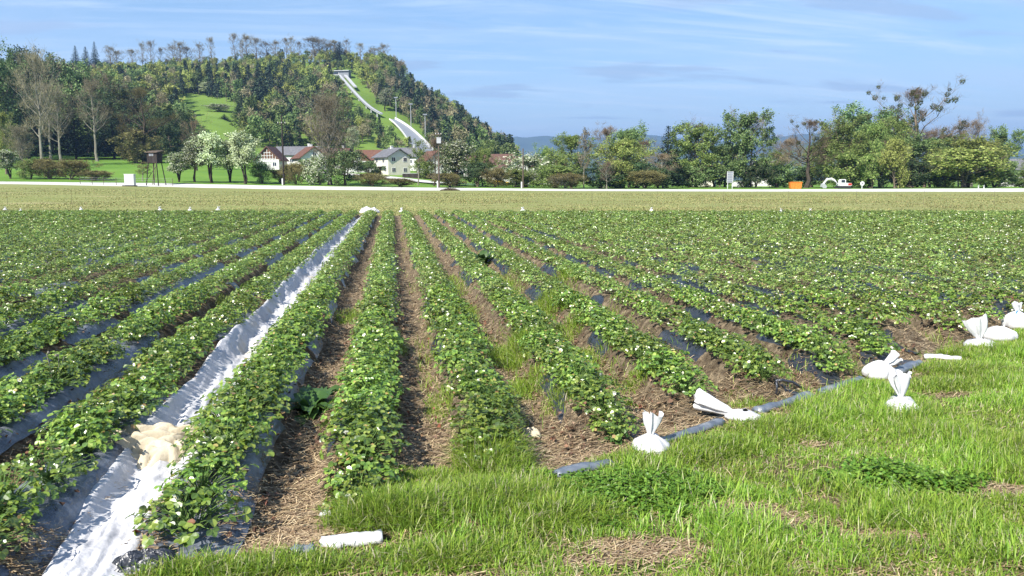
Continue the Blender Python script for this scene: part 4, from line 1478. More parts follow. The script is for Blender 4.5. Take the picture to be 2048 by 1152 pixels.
# --- left wood edge
TL += [
    ('leafy0', 12, 236, 96, 90, 'broadleaf_tree', 'dark green tree at the left edge of the photo', 'tree', 'green_mid', None, 0),
    ('leafy1', 50, 262, 92, 100, 'broadleaf_tree', 'dense green tree second from the left edge', 'tree', 'green_dark', None, 0),
    ('spruce1', 62, 232, 150, 66, 'spruce_tree', 'dark spruce behind the leaning pale tree at far left', 'tree', None, None, 0),
    ('bare1', 88, 205, 82, 92, 'bare_tree', 'tall bare pale-limbed tree with forked trunk at the left wood edge', 'tree', 'twig_beige', 'bark_pale', 0),
    ('bare1', 106, 232, 150, 70, 'bare_tree', 'bare tree with pale straight trunk, left of a pair before the dark spruce', 'tree', 'twig_beige', 'bark_pale', 0),
    ('bare2', 126, 230, 158, 66, 'bare_tree', 'bare tree with pale straight trunk, right of a pair before the dark spruce', 'tree', 'twig_beige', 'bark_pale', 0),
    ('spruce0', 156, 240, 190, 62, 'spruce_tree', 'very dark spruce standing between pale bare trunks', 'tree', None, None, 0),
    ('bare0', 198, 232, 148, 64, 'bare_tree', 'bare tree with a single pale trunk right of the very dark spruce', 'tree', 'twig_beige', 'bark_pale', 0),
    ('spruce1', 232, 248, 205, 56, 'spruce_tree', 'shaded spruce between the single pale trunk and the brown budding tree', 'tree', None, None, 0),
    ('old', 292, 226, 160, 110, 'budding_tree', 'wide brown budding tree behind the hunting stand', 'tree', 'twig_olive', 'bark_dark', 0),
    ('bush0', 275, 226, 260, 80, 'bush', 'brown-olive bush below the wide budding tree', 'bush', 'twig_olive', None, 0),
    ('leafy2', 344, 246, 220, 66, 'broadleaf_tree', 'dark rounded tree right of the wide budding tree', 'tree', 'green_dark', None, 0),
    ('leafy0', 318, 256, 222, 80, 'broadleaf_tree', 'shaded tree behind the hunting stand roof', 'tree', 'green_dark', None, 0),
    ('bare1', 395, 205, 232, 46, 'bare_tree', 'dark leaning bare tree behind the blossom group', 'tree', 'twig_brown', 'bark_dark', 0),
    ('leafy1', 180, 268, 130, 100, 'broadleaf_tree', 'olive green tree behind the single pale trunk', 'tree', 'green_mid', None, 0),
    ('bare2', 240, 272, 140, 90, 'bare_tree', 'brown bare tree above the shaded spruce', 'tree', 'twig_brown', None, 0),
    ('old', 140, 274, 108, 110, 'bare_tree', 'brown crowned tree rising behind the pair of pale trunks', 'tree', 'twig_brown', None, 0),
    ('leafy2', 110, 266, 112, 90, 'broadleaf_tree', 'deep green tree behind the forked pale tree', 'tree', 'green_dark', None, 0),
    ('leafy0', 215, 258, 190, 80, 'broadleaf_tree', 'shaded tree between the dark spruce and the shaded spruce', 'tree', 'green_dark', None, 0),
    ('leafy1', 402, 262, 258, 56, 'broadleaf_tree', 'dark tree below the hill meadow', 'tree', 'green_dark', None, 0),
    ('leafy2', 260, 262, 176, 80, 'broadleaf_tree', 'brownish dark tree behind the wide budding tree', 'tree', 'green_dark', None, 0),
    ('loose0', 14, 176, 222, 56, 'willow_tree', 'yellow-green tree low at the left edge of the photo', 'tree', 'green_yellow', None, 0),
    ('poplar', 48, 170, 246, 44, 'bare_tree', 'small pale bare tree beside the yellow-green one at the left edge', 'tree', 'twig_beige', 'bark_pale', 0),
    ('multi1', 22, 158, 300, 44, 'blossoming_tree', 'small white flecked tree at the left edge near the road', 'tree', 'blossom_green', None, 0),
    ('bush2', 62, 156, 318, 50, 'bush', 'grey-green bush at the left end of the road', 'bush', 'green_fresh', None, 0),
    ('scrub0', 100, 156, 316, 64, 'scrub', 'olive scrub on the meadow edge left of the white board', 'bush', 'twig_olive', None, 0),
    ('scrub1', 142, 155, 318, 64, 'scrub', 'broad olive-brown scrub nearest the white board', 'bush', 'twig_olive', None, 0),
    ('scrub0', 190, 155, 340, 60, 'scrub', 'low bare scrub just left of the white board', 'bush', 'twig_olive', None, 0),
    ('slim', 285, 152, 322, 30, 'sapling', 'small yellowish sapling left of the hunting stand', 'tree', 'twig_olive', None, 0),
    ('leafy1', -60, 240, 100, 110, 'broadleaf_tree', 'tree beyond the left edge of the photo', 'tree', 'green_mid', None, 0),
]
for (kd, px, D, top, w, nm, lab, cat, crown, bark, mist) in TL:
    tree(kd, px, D, top, w, nm, lab, cat, crown, bark, None, mist)

# --- the skyline trees and a few that stand out on the hill
SKY = [(238, 86), (250, 84), (262, 88), (282, 90), (300, 82), (318, 80), (336, 84), (345, 76), (362, 82), (374, 80), (390, 78), (403, 80), (413, 74), (436, 75), (448, 76), (480, 66), (497, 70), (505, 64), (522, 74), (545, 65),
       (553, 70), (562, 72), (584, 78), (592, 70), (608, 72), (614, 70), (636, 72), (648, 72), (668, 72), (680, 72), (700, 78), (716, 88), (728, 86), (745, 90), (757, 88), (772, 86)]
SKY = [q for i, q in enumerate(SKY) if i not in (2, 7, 11, 14, 20, 25, 31)]
for i, (px, top) in enumerate(SKY):
    kd = 'crest%d' % (i % 3)
    w = (26, 17, 34, 22, 14, 30, 19)[(i * 5) % 7] * (1.5 if 630 < px < 690 else 1)
    tree(kd, px, 604 + (i * 7) % 12, top + (0, 9, -4, 14, 3, -2, 7)[(i * 3) % 7], w, 'bare_tree', 'bare tree on the hilltop skyline, ' + ordinal(i + 1) + ' from the left', 'tree', 'twig_beige', 'bark', 'bare trees along the hilltop skyline')
for px, D, top, w, kd, cm, nm, lab in [
        (687, 585, 84, 34, 'spruce1', None, 'spruce_tree', 'big dark spruce on the hilltop right above the ski jump'),
        (170, 590, 92, 22, 'spruce0', None, 'spruce_tree', 'dark spruce on the hill crest at left, lower of two'),
        (208, 596, 84, 20, 'spruce1', None, 'spruce_tree', 'dark spruce on the hill crest left of the bare skyline trees'),
        (190, 592, 94, 24, 'spruce1', None, 'spruce_tree', 'dark spruce between the two crest spruces at left'),
        (423, 470, 164, 26, 'multi0', 'blossom', 'blossoming_tree', 'bright white blossoming tree at the top of the hill meadow'),
        (396, 480, 188, 22, 'multi1', 'blossom_green', 'blossoming_tree', 'low flowering tree at the upper left of the hill meadow'),
        (448, 412, 208, 44, 'bush1', 'blossom_green', 'blossoming_bush', 'wide white flowering bush on the hill meadow'),
        (455, 385, 228, 18, 'spruce0', None, 'spruce_tree', 'small dark spruce on the hill meadow'),
        (372, 396, 204, 18, 'spruce1', None, 'spruce_tree', 'small spruce at the left edge of the hill meadow'),
        (490, 395, 186, 34, 'spruce0', None, 'spruce_tree', 'dark spruce at the right edge of the hill meadow'),
        (560, 470, 160, 30, 'multi0', 'blossom_green', 'blossoming_tree', 'pinkish white tree in the wood left of the ski jump'),
        (552, 400, 196, 40, 'bush2', 'blossom', 'blossoming_bush', 'white flowering bush in the wood above the red roofs'),
        (772, 470, 176, 26, 'multi1', 'blossom_green', 'blossoming_tree', 'pale flowering tree right of the ski jump inrun'),
        (707, 330, 254, 22, 'multi0', 'blossom', 'blossoming_tree', 'white blossoming tree behind the dark roofed house'),
        (365, 500, 148, 30, 'bare1', 'twig_beige', 'bare_tree', 'pale bare tree above the hill meadow')]:
    tree(kd, px, D, top, w, nm, lab, 'tree' if 'bush' not in nm else 'bush', cm)


# ------------------------------------------------------------------ the wood on the hill: one mass
def inside_poly(x, y, poly):
    c = np.zeros(len(x), bool)
    n = len(poly)
    for i in range(n):
        x1, y1 = poly[i]
        x2, y2 = poly[(i + 1) % n]
        t = ((y1 > y) != (y2 > y)) & (x < (x2 - x1) * (y - y1) / (y2 - y1 + 1e-9) + x1)
        c ^= t
    return c


def pix_y(a_, z, D):
    t = (z - CAM_Z) / D
    v = (t * CP + SP) / (CP - t * SP)
    return CY - v * FPX


HILL_MEADOW = [(358, 202), (385, 190), (440, 198), (484, 212), (492, 250), (486, 290), (470, 312), (405, 305), (378, 270), (360, 230)]
JUMP_GAP = [(670, 150), (705, 142), (726, 166), (756, 205), (790, 226), (812, 238), (840, 262), (870, 300), (862, 320), (803, 292), (772, 268), (742, 256), (705, 232), (682, 190)]


def forest():
    r = np.random.default_rng(66)
    # rough tree kinds: crown clouds of leaf faces with a trunk
    kinds = []

    def lobes(seed, h, R, n, size, cone_=False, sparse=False):
        q = np.random.default_rng(seed)
        if cone_:
            t = q.uniform(0, 1, n) ** 1.3
            rad = R * (1 - t) * q.uniform(.45, 1.05, n) + .1
            a = q.uniform(0, 6.28, n)
            P = np.stack([rad * np.cos(a), rad * np.sin(a), h * (.08 + .9 * t)], 1)
            d = np.stack([np.cos(a), np.sin(a), np.zeros(n)], 1)
            y = unit(d * .7 + q.normal(0, .4, d.shape) + np.array([0, 0, -.6]))
            x = unit(np.cross(y, np.array([0, 0, 1.0]) + q.normal(0, .3, d.shape)))
            Fm = np.stack([x, y, np.cross(x, y)], 2)
        else:
            m = 13
            ct = np.stack([q.normal(0, R * .42, m), q.normal(0, R * .42, m), h * q.uniform(.38, .92, m)], 1)
            ct[:, :2] *= (1.15 - .75 * ((ct[:, 2:3] / h - .55) / .42) ** 2).clip(.25, 1.2)
            i = q.integers(0, m, n)
            d = unit(q.normal(0, 1, (n, 3)))
            P = ct[i] + d * (R * .42 * q.uniform(.35, 1, n) ** .5)[:, None]
            Fm = rot_from(d * .8 + q.normal(0, .6, d.shape) + np.array([0, 0, .4]), q.uniform(0, 6.28, n))
        tv, tf = LONG if sparse else KITE
        V, Q = stamp(tv, tf, P, Fm, size * q.uniform(.6, 1.3, n))
        tv2, tq = tubes(np.array([[[0, 0, -1.0], [0, 0, h * .45], [q.normal(0, .3), q.normal(0, .3), h * .9]]]), np.array([[.22, .16, .03]]), 4)
        return V, Q, tv2, tq
    for i in range(4):
        kinds.append(('leafy', lobes(500 + i, 14, 3.9, 460, 1.15)))
    for i in range(3):
        kinds.append(('bare', lobes(520 + i, 15, 3.7, 520, 1.6, sparse=True)))
    for i in range(2):
        kinds.append(('spruce', lobes(540 + i, 17, 3.1, 440, 1.2, cone_=True)))
    idx_of = {k: [i for i, q in enumerate(kinds) if q[0] == k] for k in ('leafy', 'bare', 'spruce')}
    N = 9500
    D = np.sqrt(r.uniform(262 ** 2, 626 ** 2, N))
    px = r.uniform(-380, 1030, N)
    a = (px - CX) / FPX * CP
    c = a * D
    z = terr(c, D)
    py = pix_y(a, z, D)
    x, y = cd(c, D)
    ok = ~inside_poly(px, py, HILL_MEADOW) & ~inside_poly(px, py, JUMP_GAP)
    lim = np.interp(px, [-400, 330, 420, 520, 700, 800, 900, 1000, 1040], [262, 268, 300, 318, 335, 350, 345, 330, 330])
    ok &= D > lim
    # thin out by distance to reach an even spacing of about 6.5 m
    cell = {}
    keep = []
    for i in np.where(ok)[0]:
        key = (int(x[i] // 5.6), int(y[i] // 5.6))
        if key in cell:
            continue
        cell[key] = 1
        keep.append(i)
    keep = np.array(keep)
    px, py, D, x, y, z = px[keep], py[keep], D[keep], x[keep], y[keep], z[keep]
    n = len(px)
    big = fbm(x / 38.0, y / 38.0, 81, 3)
    hi = smooth(230, 130, py)                            # upper slopes are greener yellow
    b = MB()
    mats = ['forest_spring', 'forest_mid', 'forest_dark', 'forest_bare', 'bark']
    fm = [leaf_mat('spring wood leaves', [(0, (0.171, 0.209, 0.046)), (0.6, (0.279, 0.327, 0.074)), (1, (0.389, 0.412, 0.131))], 0.3, 0.7, 0.15, tint='tint'),
          leaf_mat('mid wood leaves', [(0, (0.078, 0.124, 0.039)), (0.6, (0.139, 0.199, 0.064)), (1, (0.209, 0.265, 0.096))], 0.3, 0.7, 0.15, tint='tint'),
          leaf_mat('dark wood needles', [(0, (0.020, 0.034, 0.023)), (0.7, (0.041, 0.069, 0.042)), (1, (0.078, 0.113, 0.058))], 0.15, 0.7, 0.15, tint='tint'),
          leaf_mat('bare wood twigs', [(0, (0.137, 0.120, 0.070)), (0.6, (0.247, 0.217, 0.125)), (1, (0.358, 0.329, 0.188))], 0.15, 0.8, 0.1, tint='tint'), TM['bark']]
    u = r.uniform(0, 1, n)
    right = smooth(740, 820, px)
    p_sp = np.clip(.15 + .50 * smooth(.50, .64, big) + .10 * right - .12 * hi * (1 - right), .03, .8)
    p_spring = np.clip(.16 + .52 * hi * (1 - right) + .15 * smooth(.5, .35, big), 0, .7) * (1 - .75 * right)
    p_bare = np.clip(.24 + .14 * right + .10 * hi, 0, 1)
    kindv = np.where(u < p_sp, 2, np.where(u < p_sp + (1 - p_sp) * p_spring, 0, np.where(r.uniform(0, 1, n) < p_bare, 3, 1)))
    for i in range(n):
        pass
    for mi in range(4):
        kn = {0: 'leafy', 1: 'leafy', 2: 'spruce', 3: 'bare'}[mi]
        sel = np.where(kindv == mi)[0]
        pick = r.integers(0, len(idx_of[kn]), len(sel))
        for j, ki in enumerate(idx_of[kn]):
            q = sel[pick == j]
            if not len(q):
                continue
            V0, Q0, V1, Q1 = kinds[ki][1]
            S = r.uniform(.48, 1.18, len(q)) * (1.0 if mi != 2 else .95) * (1 - .42 * smooth(480, 570, D[q]) * (1 - .45 * smooth(700, 780, px[q]))) * np.where((px[q] > 685) & (px[q] < 875) & (D[q] < 440), .58, 1.0)
            ang = r.uniform(0, 6.28, len(q))
            Rm = np.zeros((len(q), 3, 3))
            Rm[:, 0, 0] = Rm[:, 1, 1] = np.cos(ang)
            Rm[:, 0, 1] = -np.sin(ang)
            Rm[:, 1, 0] = np.sin(ang)
            Rm[:, 2, 2] = r.uniform(.85, 1.15, len(q))
            P = np.stack([x[q], y[q], z[q] - .3], 1)
            V, F = stamp(V0, Q0, P, Rm, S)
            tint = np.repeat(r.uniform(0, 1, len(q)), len(V0))
            b.add(V, Q=F, m=mi, a=tint)
            V, F = stamp(V1, Q1, P, Rm, S)
            b.add(V, Q=F, m=4, a=.5)
    o = obj('hillside_forest', b.mesh('hillside_forest', fm, False, 'tint'))
    kind(o, 'stuff')
    o['label'] = 'mixed wood of bare, fresh green and dark spruce trees covering the hill'


forest()

# ------------------------------------------------------------------ white fleece laid along the furrow
MAT['fleece'] = surf('white crop fleece', [(0.30, (0.40, 0.40, 0.42)), (0.55, (0.52, 0.515, 0.525)), (0.74, (0.42, 0.38, 0.32))], 2.2, 6, 0.85, 0.15, 0.35, 30, 0.02)
MAT['fleece_old'] = surf('yellowed crop fleece', [(0.30, (0.374, 0.315, 0.212)), (0.55, (0.493, 0.433, 0.323)), (0.75, (0.408, 0.332, 0.212))], 5.0, 5, 0.85, 0.15, 0.3, 30, 0.02)


def ridged(x, y, seed, oct_=4):
    s, a, t = 0, 1, 0
    for i in range(oct_):
        s = s + a * (1 - np.abs(2 * vnoise(x * 2 ** i + 5 * i, y * 2 ** i + 3 * i, seed + i) - 1))
        t += a
        a *= .55
    return s / t


def fleece():
    left = [(-90, 1330), (28, 1180), (51, 1152), (170, 995), (300, 837), (425, 700), (512, 620), (600, 530), (660, 475), (705, 440), (733, 418)]
    pts = np.array([ground(px, py, .15) for px, py in left])
    ys = np.concatenate([np.arange(pts[0, 1], 14, .035), np.arange(14, pts[-1, 1], .10)])
    xl = np.interp(ys, pts[:, 1], pts[:, 0]) + .08 * smooth(5.0, 7.5, ys)
    wid = np.interp(ys, [3, 4.4, 5.2, 6.5, 9, 14, 22, 40], [.42, .44, .54, .55, .52, .48, .44, .38]) + .05 * (fbm(ys * .8, ys * 0, 3, 3) - .5)
    ns = 46
    s = np.linspace(0, 1, ns)
    S, Y = np.meshgrid(s, ys)
    X = xl[:, None] + wid[:, None] * S + .02 * (vnoise(S * 2, Y * 3, 5) - .5)
    g = near_z(X, Y)
    f1 = ridged(X * 5.0 + .5 * Y, Y * .55, 101, 4)
    f2 = ridged(X * 10 - Y * 2.6, Y * 5.0 + X * 3, 111, 3)
    f3 = fbm(X * 30, Y * 14, 121, 2)
    hump = np.sin(np.pi * np.clip(S * 1.0, 0, 1)) ** .5
    lift = .04 * (1 - S) ** .5 * smooth(0, .10, S) + .03 * hump
    Z = g + .012 + lift + hump * (.105 * (f1 - .5) + .032 * (f2 - .5) + .016 * f3)
    Z = np.maximum(Z, g + .008)
    i = np.arange(len(ys) - 1)[:, None] * ns + np.arange(ns - 1)[None, :]
    Q = np.stack([i, i + 1, i + ns + 1, i + ns], -1).reshape(-1, 4)
    o = obj('crop_fleece', mesh_np('crop_fleece', np.stack([X, Y, Z], -1).reshape(-1, 3), Q, [MAT['fleece']], None, True))
    tag(o, 'long crumpled white fleece lying in the furrow between two rows', 'crop fleece')


fleece()


def cloth_heap(name, label, px, py, rx, ry, h, seed, mat, rz=0.0, cat='fleece heap', res=90, z=None):
    p = ground(px, py, .08)
    p[2] = float(near_z(p[0], p[1])) if z is None else z
    u = np.linspace(-1, 1, res)
    U, Vv = np.meshgrid(u, u)
    a = np.arctan2(Vv, U)
    rr = np.maximum(np.abs(U), np.abs(Vv))
    lob = 1 + .28 * (fbm(np.cos(a) * 1.7 + 3, np.sin(a) * 1.7, seed, 3) - .5) * 2
    X = rr * np.cos(a) * lob
    Y = rr * np.sin(a) * lob
    prof = np.clip(1 - rr ** 2.2, 0, 1) ** .55
    f1 = ridged(X * 1.0 + Y * .5, Y * 2.6 - X * .9, seed + 1, 3)
    f2 = ridged(X * 3.0 - Y * 1.2, Y * 2.2 + X * .8, seed + 9, 3)
    wx = .16 * (vnoise(X * 3, Y * 3, seed + 20) - .5)
    wy = .16 * (vnoise(X * 3, Y * 3, seed + 21) - .5)
    q = np.random.default_rng(seed)
    folds = np.zeros_like(X)
    for _ in range(70):
        cx, cy_, an = q.uniform(-.85, .85), q.uniform(-.85, .85), q.normal(.3, .9)
        ln, wd, hh = q.uniform(.22, .60), q.uniform(.045, .13), q.uniform(.35, 1.0)
        bend = .7 * q.normal()
        u_ = (X - cx) * math.cos(an) + (Y - cy_) * math.sin(an)
        v_ = -(X - cx) * math.sin(an) + (Y - cy_) * math.cos(an) + bend * u_ * u_
        folds = np.maximum(folds, hh * np.sqrt(np.clip(1 - (u_ / ln) ** 2 - (v_ / wd) ** 2, 0, 1)))
    Z = h * (prof ** .6) * (.05 + .80 * folds + .22 * f1 * prof + .14 * (f2 - .35)) + .01
    V = np.stack([(X + wx * prof) * rx, (Y + wy * prof) * ry, Z], -1).reshape(-1, 3)
    i = np.arange(res - 1)[:, None] * res + np.arange(res - 1)[None, :]
    Q = np.stack([i, i + 1, i + res + 1, i + res], -1).reshape(-1, 4)
    o = obj(name, mesh_np(name, V, Q, [mat], None, True), None, p)
    o.rotation_euler = (0, 0, rz - YAW)
    return tag(o, label, cat)


cloth_heap('fleece_heap', 'crumpled heap of yellowed fleece piled on the white strip', 297, 905, .46, .33, .23, 131, MAT['fleece_old'], .35, res=130)
cloth_heap('fleece_heap', 'bunched white end of the fleece at the far field edge', 739, 423, .62, .5, .38, 141, MAT['fleece'], .2, res=50)
cloth_heap('plastic_scrap', 'small crumpled pale scrap lying in a furrow', 1060, 850, .10, .05, .07, 151, MAT['fleece_old'], -.3, 'scrap', 30)
cloth_heap('film_end', 'gathered black film end at the near end of the row beside the fleece', 292, 1128, .17, .09, .10, 161, MAT['film'], .1, 'mulch film', 50)
cloth_heap('plastic_scrap', 'small white plastic scrap at the foot of the second row', 655, 1016, .05, .03, .04, 171, MAT['fleece'], .4, 'scrap', 24)


# ------------------------------------------------------------------ sand sacks, film rolls
def lathe_folds(z, r, folds, amp, seed, n=36, ell=1.0, jag=0.0):
    q = np.random.default_rng(seed)
    th = np.arange(n) * 2 * math.pi / n
    V = []
    ph = q.uniform(0, 6.28)
    for i, (zz, rr) in enumerate(zip(z, r)):
        w = 1 + amp[i] * (np.cos(folds * th + ph) * .6 + np.cos((folds * 2 - 3) * th + ph * 2) * .4)
        jz = jag * (i == len(z) - 1) * (vnoise(th * 2.0, th * 0 + seed, seed) - .5)
        V.append(np.stack([rr * w * np.cos(th), rr * w * np.sin(th) * ell, zz + jz], 1))
    V = np.concatenate(V)
    m = len(z)
    i = np.arange(m - 1)[:, None] * n
    k = np.arange(n)[None, :]
    Q = np.stack([i + k, i + (k + 1) % n, i + n + (k + 1) % n, i + n + k], -1).reshape(-1, 4)
    return V, Q


def sack(px, py, label, width=.28, top=.17, flare=.08, tilt=0.0, tdir=0.0, low=1.0, seed=1, blue=False, ell=.55, topmat='white_sack', long_=1.0, rz=0.0):
    """tied white sack: filled body, gathered string tie, loose top; tilt/tdir lean the top (tdir 0 = to the right of the photo)"""
    p = ground(px, py, .06)
    p[2] = float(near_z(p[0], p[1])) - .008
    t = thing('sand_sack', label, 'sand sack', p, -YAW + rz)
    R = width / 2
    z = np.array([0, .01, .035, .07, .10, .125, .145, .158]) * low * width / .28
    r = np.array([.55, .86, 1.0, .98, .84, .60, .36, .17]) * R
    V, Q = lathe_folds(z, r, 7, [.03, .04, .06, .07, .12, .22, .32, .25], seed)
    V[:, 0] *= long_
    V += .016 * (np.stack([fbm(V[:, 0] * 16 + q_, V[:, 1] * 16 + V[:, 2] * 14, seed + 3, 4) - .5 for q_ in (0, 9, 5)], 1)) * 2
    V[:, :2] += .035 * (np.stack([vnoise(V[:, 0] * 7 + q_, V[:, 1] * 7 + V[:, 2] * 5, seed + 5) - .5 for q_ in (0, 4)], 1))
    b = MB()
    b.add(V, Q=Q)
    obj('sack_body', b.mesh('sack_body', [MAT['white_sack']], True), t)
    h = np.array([0, .12, .3, .55, .8, 1.0]) * top
    rr = np.array([.16 * R, .17 * R, flare * .5, flare * .78, flare * .95, flare * 1.05])
    V, Q = lathe_folds(h, rr, 5, [.15, .30, .42, .40, .36, .42], seed + 7, 36, ell, .07)
    V += (np.stack([fbm(V[:, 0] * 22 + q_, V[:, 1] * 22 + V[:, 2] * 11, seed + 13, 3) - .5 for q_ in (0, 7, 3)], 1)) * .05 * (V[:, 2:3] / top)
    V[:, 1] += .3 * V[:, 2] ** 2
    ax = Vector((-math.sin(tdir), math.cos(tdir), 0))
    Rm = np.array(Matrix.Rotation(tilt, 3, ax))
    off = np.array([math.cos(tdir) * R * .35 * math.sin(tilt) * long_, math.sin(tdir) * R * .35 * math.sin(tilt), z[-1] - .012 - .05 * math.sin(tilt) * low])
    V = V @ Rm.T + off
    obj('loose_top', MB().add(V, Q=Q).mesh('loose_top', [MAT[topmat]], True), t)
    th = np.linspace(0, 2 * math.pi, 17)
    ring = np.stack([.19 * R * np.cos(th), .19 * R * np.sin(th), np.full(17, .008)], 1) @ Rm.T + off
    tie = MB()
    tie.tube(ring, .006, 5, cap=False)
    if blue:
        for q in range(2):
            tie.tube(np.array([[0, 0, .01], [-.04, -.05, .02 + .02 * q], [-.07 - .02 * q, -.06, -.05], [-.06, -.07, -.10]]) + off, .005, 5)
    obj('tie', tie.mesh('tie', [MAT['string' if blue else 'string_w']]), t)
    return t


sack(1299, 903, 'upright white tied sack at the grass edge, nearest to the camera', .265, .15, .062, .06, .3, 1.0, 11)
t = sack(1487, 842, 'white sack lying flat with its open top stretched out to the left', .22, .34, .075, 1.25, math.pi * .98, .72, 12, ell=.6, long_=1.25, rz=-.12)
sack(1757, 754, 'bulging white sack whose twisted top points up to the right', .30, .17, .055, .95, .15, 1.15, 13, ell=.6)
sack(1801, 821, 'upright white sack with a wide loose top standing alone in the grass', .29, .21, .085, .05, 3.0, .82, 14)
sack(1962, 690, 'white sack with a tall greyish top leaning to the left', .34, .27, .12, .28, math.pi, .62, 15, topmat='grey_sack', long_=1.1)
sack(1997, 676, 'low white sack without a raised top, between two taller sacks', .34, .05, .03, .9, .3, 1.0, 16, long_=1.1)
sack(2034, 652, 'white sack tied with blue string at the right edge', .34, .13, .06, .15, 3.0, 1.25, 17, blue=True)
FARS = [(10, 416, 1.0), (41, 418, .8), (162, 416, 1.0), (320, 417, 1.1), (380, 417, 1.0), (436, 417, 1.2), (803, 420, 1.2), (1046, 419, 1.3), (1303, 418, 1.1), (1562, 420, 1.1), (1620, 420, 1.0)]
for i, (px, py, s) in enumerate(FARS):
    p = ground(px, py + 1, .02)
    t = sack(px, py + 3, 'distant white sack at the far field end, ' + ordinal(i + 1) + ' from the left', (.26 * s), .11 * s, .06 * s, .2, i * 1.3, 1.0, 30 + i)
    t['group'] = 'white sacks along the far end of the field'


def roll(name, label, cat, p0, p1, rad, mat, seed, z=.05, squash=.7, cuts=18):
    a, b_ = ground(*p0, z), ground(*p1, z)
    n = cuts
    s = np.linspace(0, 1, n)[:, None]
    P = a + (b_ - a) * s
    P[:, 2] = near_z(P[:, 0], P[:, 1]) + rad * squash
    P[:, 2] = .5 * P[:, 2] + .5 * P[:, 2].mean() + .012 * (fbm(s[:, 0] * 4, s[:, 0] * 0, seed, 2) - .5)
    rr = rad * (1 + .30 * (fbm(s[:, 0] * 5, s[:, 0] * 0 + 3, seed, 3) - .5) * 2)
    V, Q = tubes(P[None], rr[None], 14)
    V = V.reshape(n, 14, 3)
    V = V + .18 * rad * (np.stack([vnoise(np.arange(14)[None] * .9 + 0 * s, s * 9 + np.arange(14)[None] * .3, seed + q) for q in range(3)], -1) - .5) * 2
    c = P[:, None, 2]
    V[:, :, 2] = c + (V[:, :, 2] - c) * squash
    m = MB()
    m.add(V.reshape(-1, 3), Q=Q)
    for ring, rev in ((0, 1), (n - 1, 0)):
        idx = [ring * 14 + k for k in range(14)]
        m.T.append(np.array([[idx[0], idx[k], idx[k + 1]][:: -1 if rev else 1] for k in range(1, 13)]))
        m.mt.append(np.zeros(12, int))
    o = m.build(name, [mat], None, True)
    return tag(o, label, cat)


roll('film_roll', 'bluish black roll of film at the grass edge before the nearest sack', 'film roll', (1112, 953), (1220, 927), .048, MAT['pipe'], 201, .06)
roll('film_roll', 'dull grey-black roll of film right of the nearest upright sack', 'film roll', (1318, 893), (1440, 853), .043, MAT['pipe'], 202, .06)
roll('film_roll', 'dusty roll of black film right of the sack lying flat', 'film roll', (1514, 832), (1618, 799), .048, MAT['pipe'], 203, .06)
roll('film_roll', 'short black film roll below the bulging sack', 'film roll', (1642, 788), (1722, 764), .048, MAT['pipe'], 204, .06)
roll('film_roll', 'black film roll sticking out right of the bulging sack', 'film roll', (1775, 754), (1838, 731), .054, MAT['pipe'], 205, .07)
roll('film_roll', 'half buried scrap roll of black film in the near grass', 'film roll', (832, 1036), (905, 1022), .036, MAT['pipe'], 206, .06)
roll('film_roll', 'white roll of plastic in the grass at the bottom of the photo', 'film roll', (642, 1092), (764, 1082), .045, MAT['white_sack'], 207, .06)
roll('film_roll', 'white roll of plastic lying left of the leaning sack', 'film roll', (1849, 716), (1922, 722), .042, MAT['white_sack'], 208, .06)
roll('film_roll', 'short dark film roll left of the white plastic roll', 'film roll', (585, 1112), (628, 1105), .042, MAT['pipe'], 209, .05)


def hose_end():
    p = ground(1552, 790, .06)
    p[2] = float(near_z(p[0], p[1]))
    t = thing('drip_hose', 'black drip hose end standing up at the row end behind the grass', 'hose', p, -YAW)
    MB().tube([[0, 0, -.02], [.005, 0, .09], [0, .01, .15]], .011, 8).build('riser', [MAT['film']], t, True)
    MB().tube([[-.01, .01, .15], [.06, .02, .155], [.16, .03, .13], [.27, .05, .06]], .012, 8).build('hose_arm', [MAT['film']], t, True)


hose_end()


# ------------------------------------------------------------------ weeds
def dock(px, py, label, n=16, ln=.34, wd=.11, seed=1, up=.9, z=.05):
    r = np.random.default_rng(seed)
    p = ground(px, py, z)
    p[2] = float(near_z(p[0], p[1]))
    b = MB()
    m = 9
    s = np.linspace(0, 1, m)
    for i in range(n):
        a = i * 2.4 + r.normal(0, .2)
        L = ln * r.uniform(.65, 1.15)
        e = r.uniform(.35, 1.2) * up
        w = wd * .5 * np.sin(np.pi * (s * .93 + .05)) ** .75 * np.where(s < .22, .35, 1.0)
        d = np.array([math.cos(a), math.sin(a), 0])
        sd = np.array([-d[1], d[0], 0])
        c = d[None] * (L * (math.cos(e) * s + .35 * s ** 2))[:, None] + np.array([0, 0, 1.0])[None] * (L * (math.sin(e) * s - .42 * s ** 2.2))[:, None]
        wav = .02 * np.sin(s * 15 + i)[:, None] * np.array([0, 0, 1.0])
        Lf = c + sd * w[:, None] * 1.0 + np.array([0, 0, .25]) * w[:, None] + wav
        Rf = c - sd * w[:, None] + np.array([0, 0, .25]) * w[:, None] - wav
        V = np.stack([Lf, c, Rf], 1).reshape(-1, 3)
        k = np.arange(m - 1)[:, None] * 3
        Q = np.concatenate([np.concatenate([k, k + 1, k + 4, k + 3], 1), np.concatenate([k + 1, k + 2, k + 5, k + 4], 1)])
        b.add(V, Q=Q)
    o = b.build('dock_plant', [MAT['dock']], None, True, p)
    o.rotation_euler = (0, 0, float(r.uniform(0, 6)))
    return tag(o, label, 'weed')


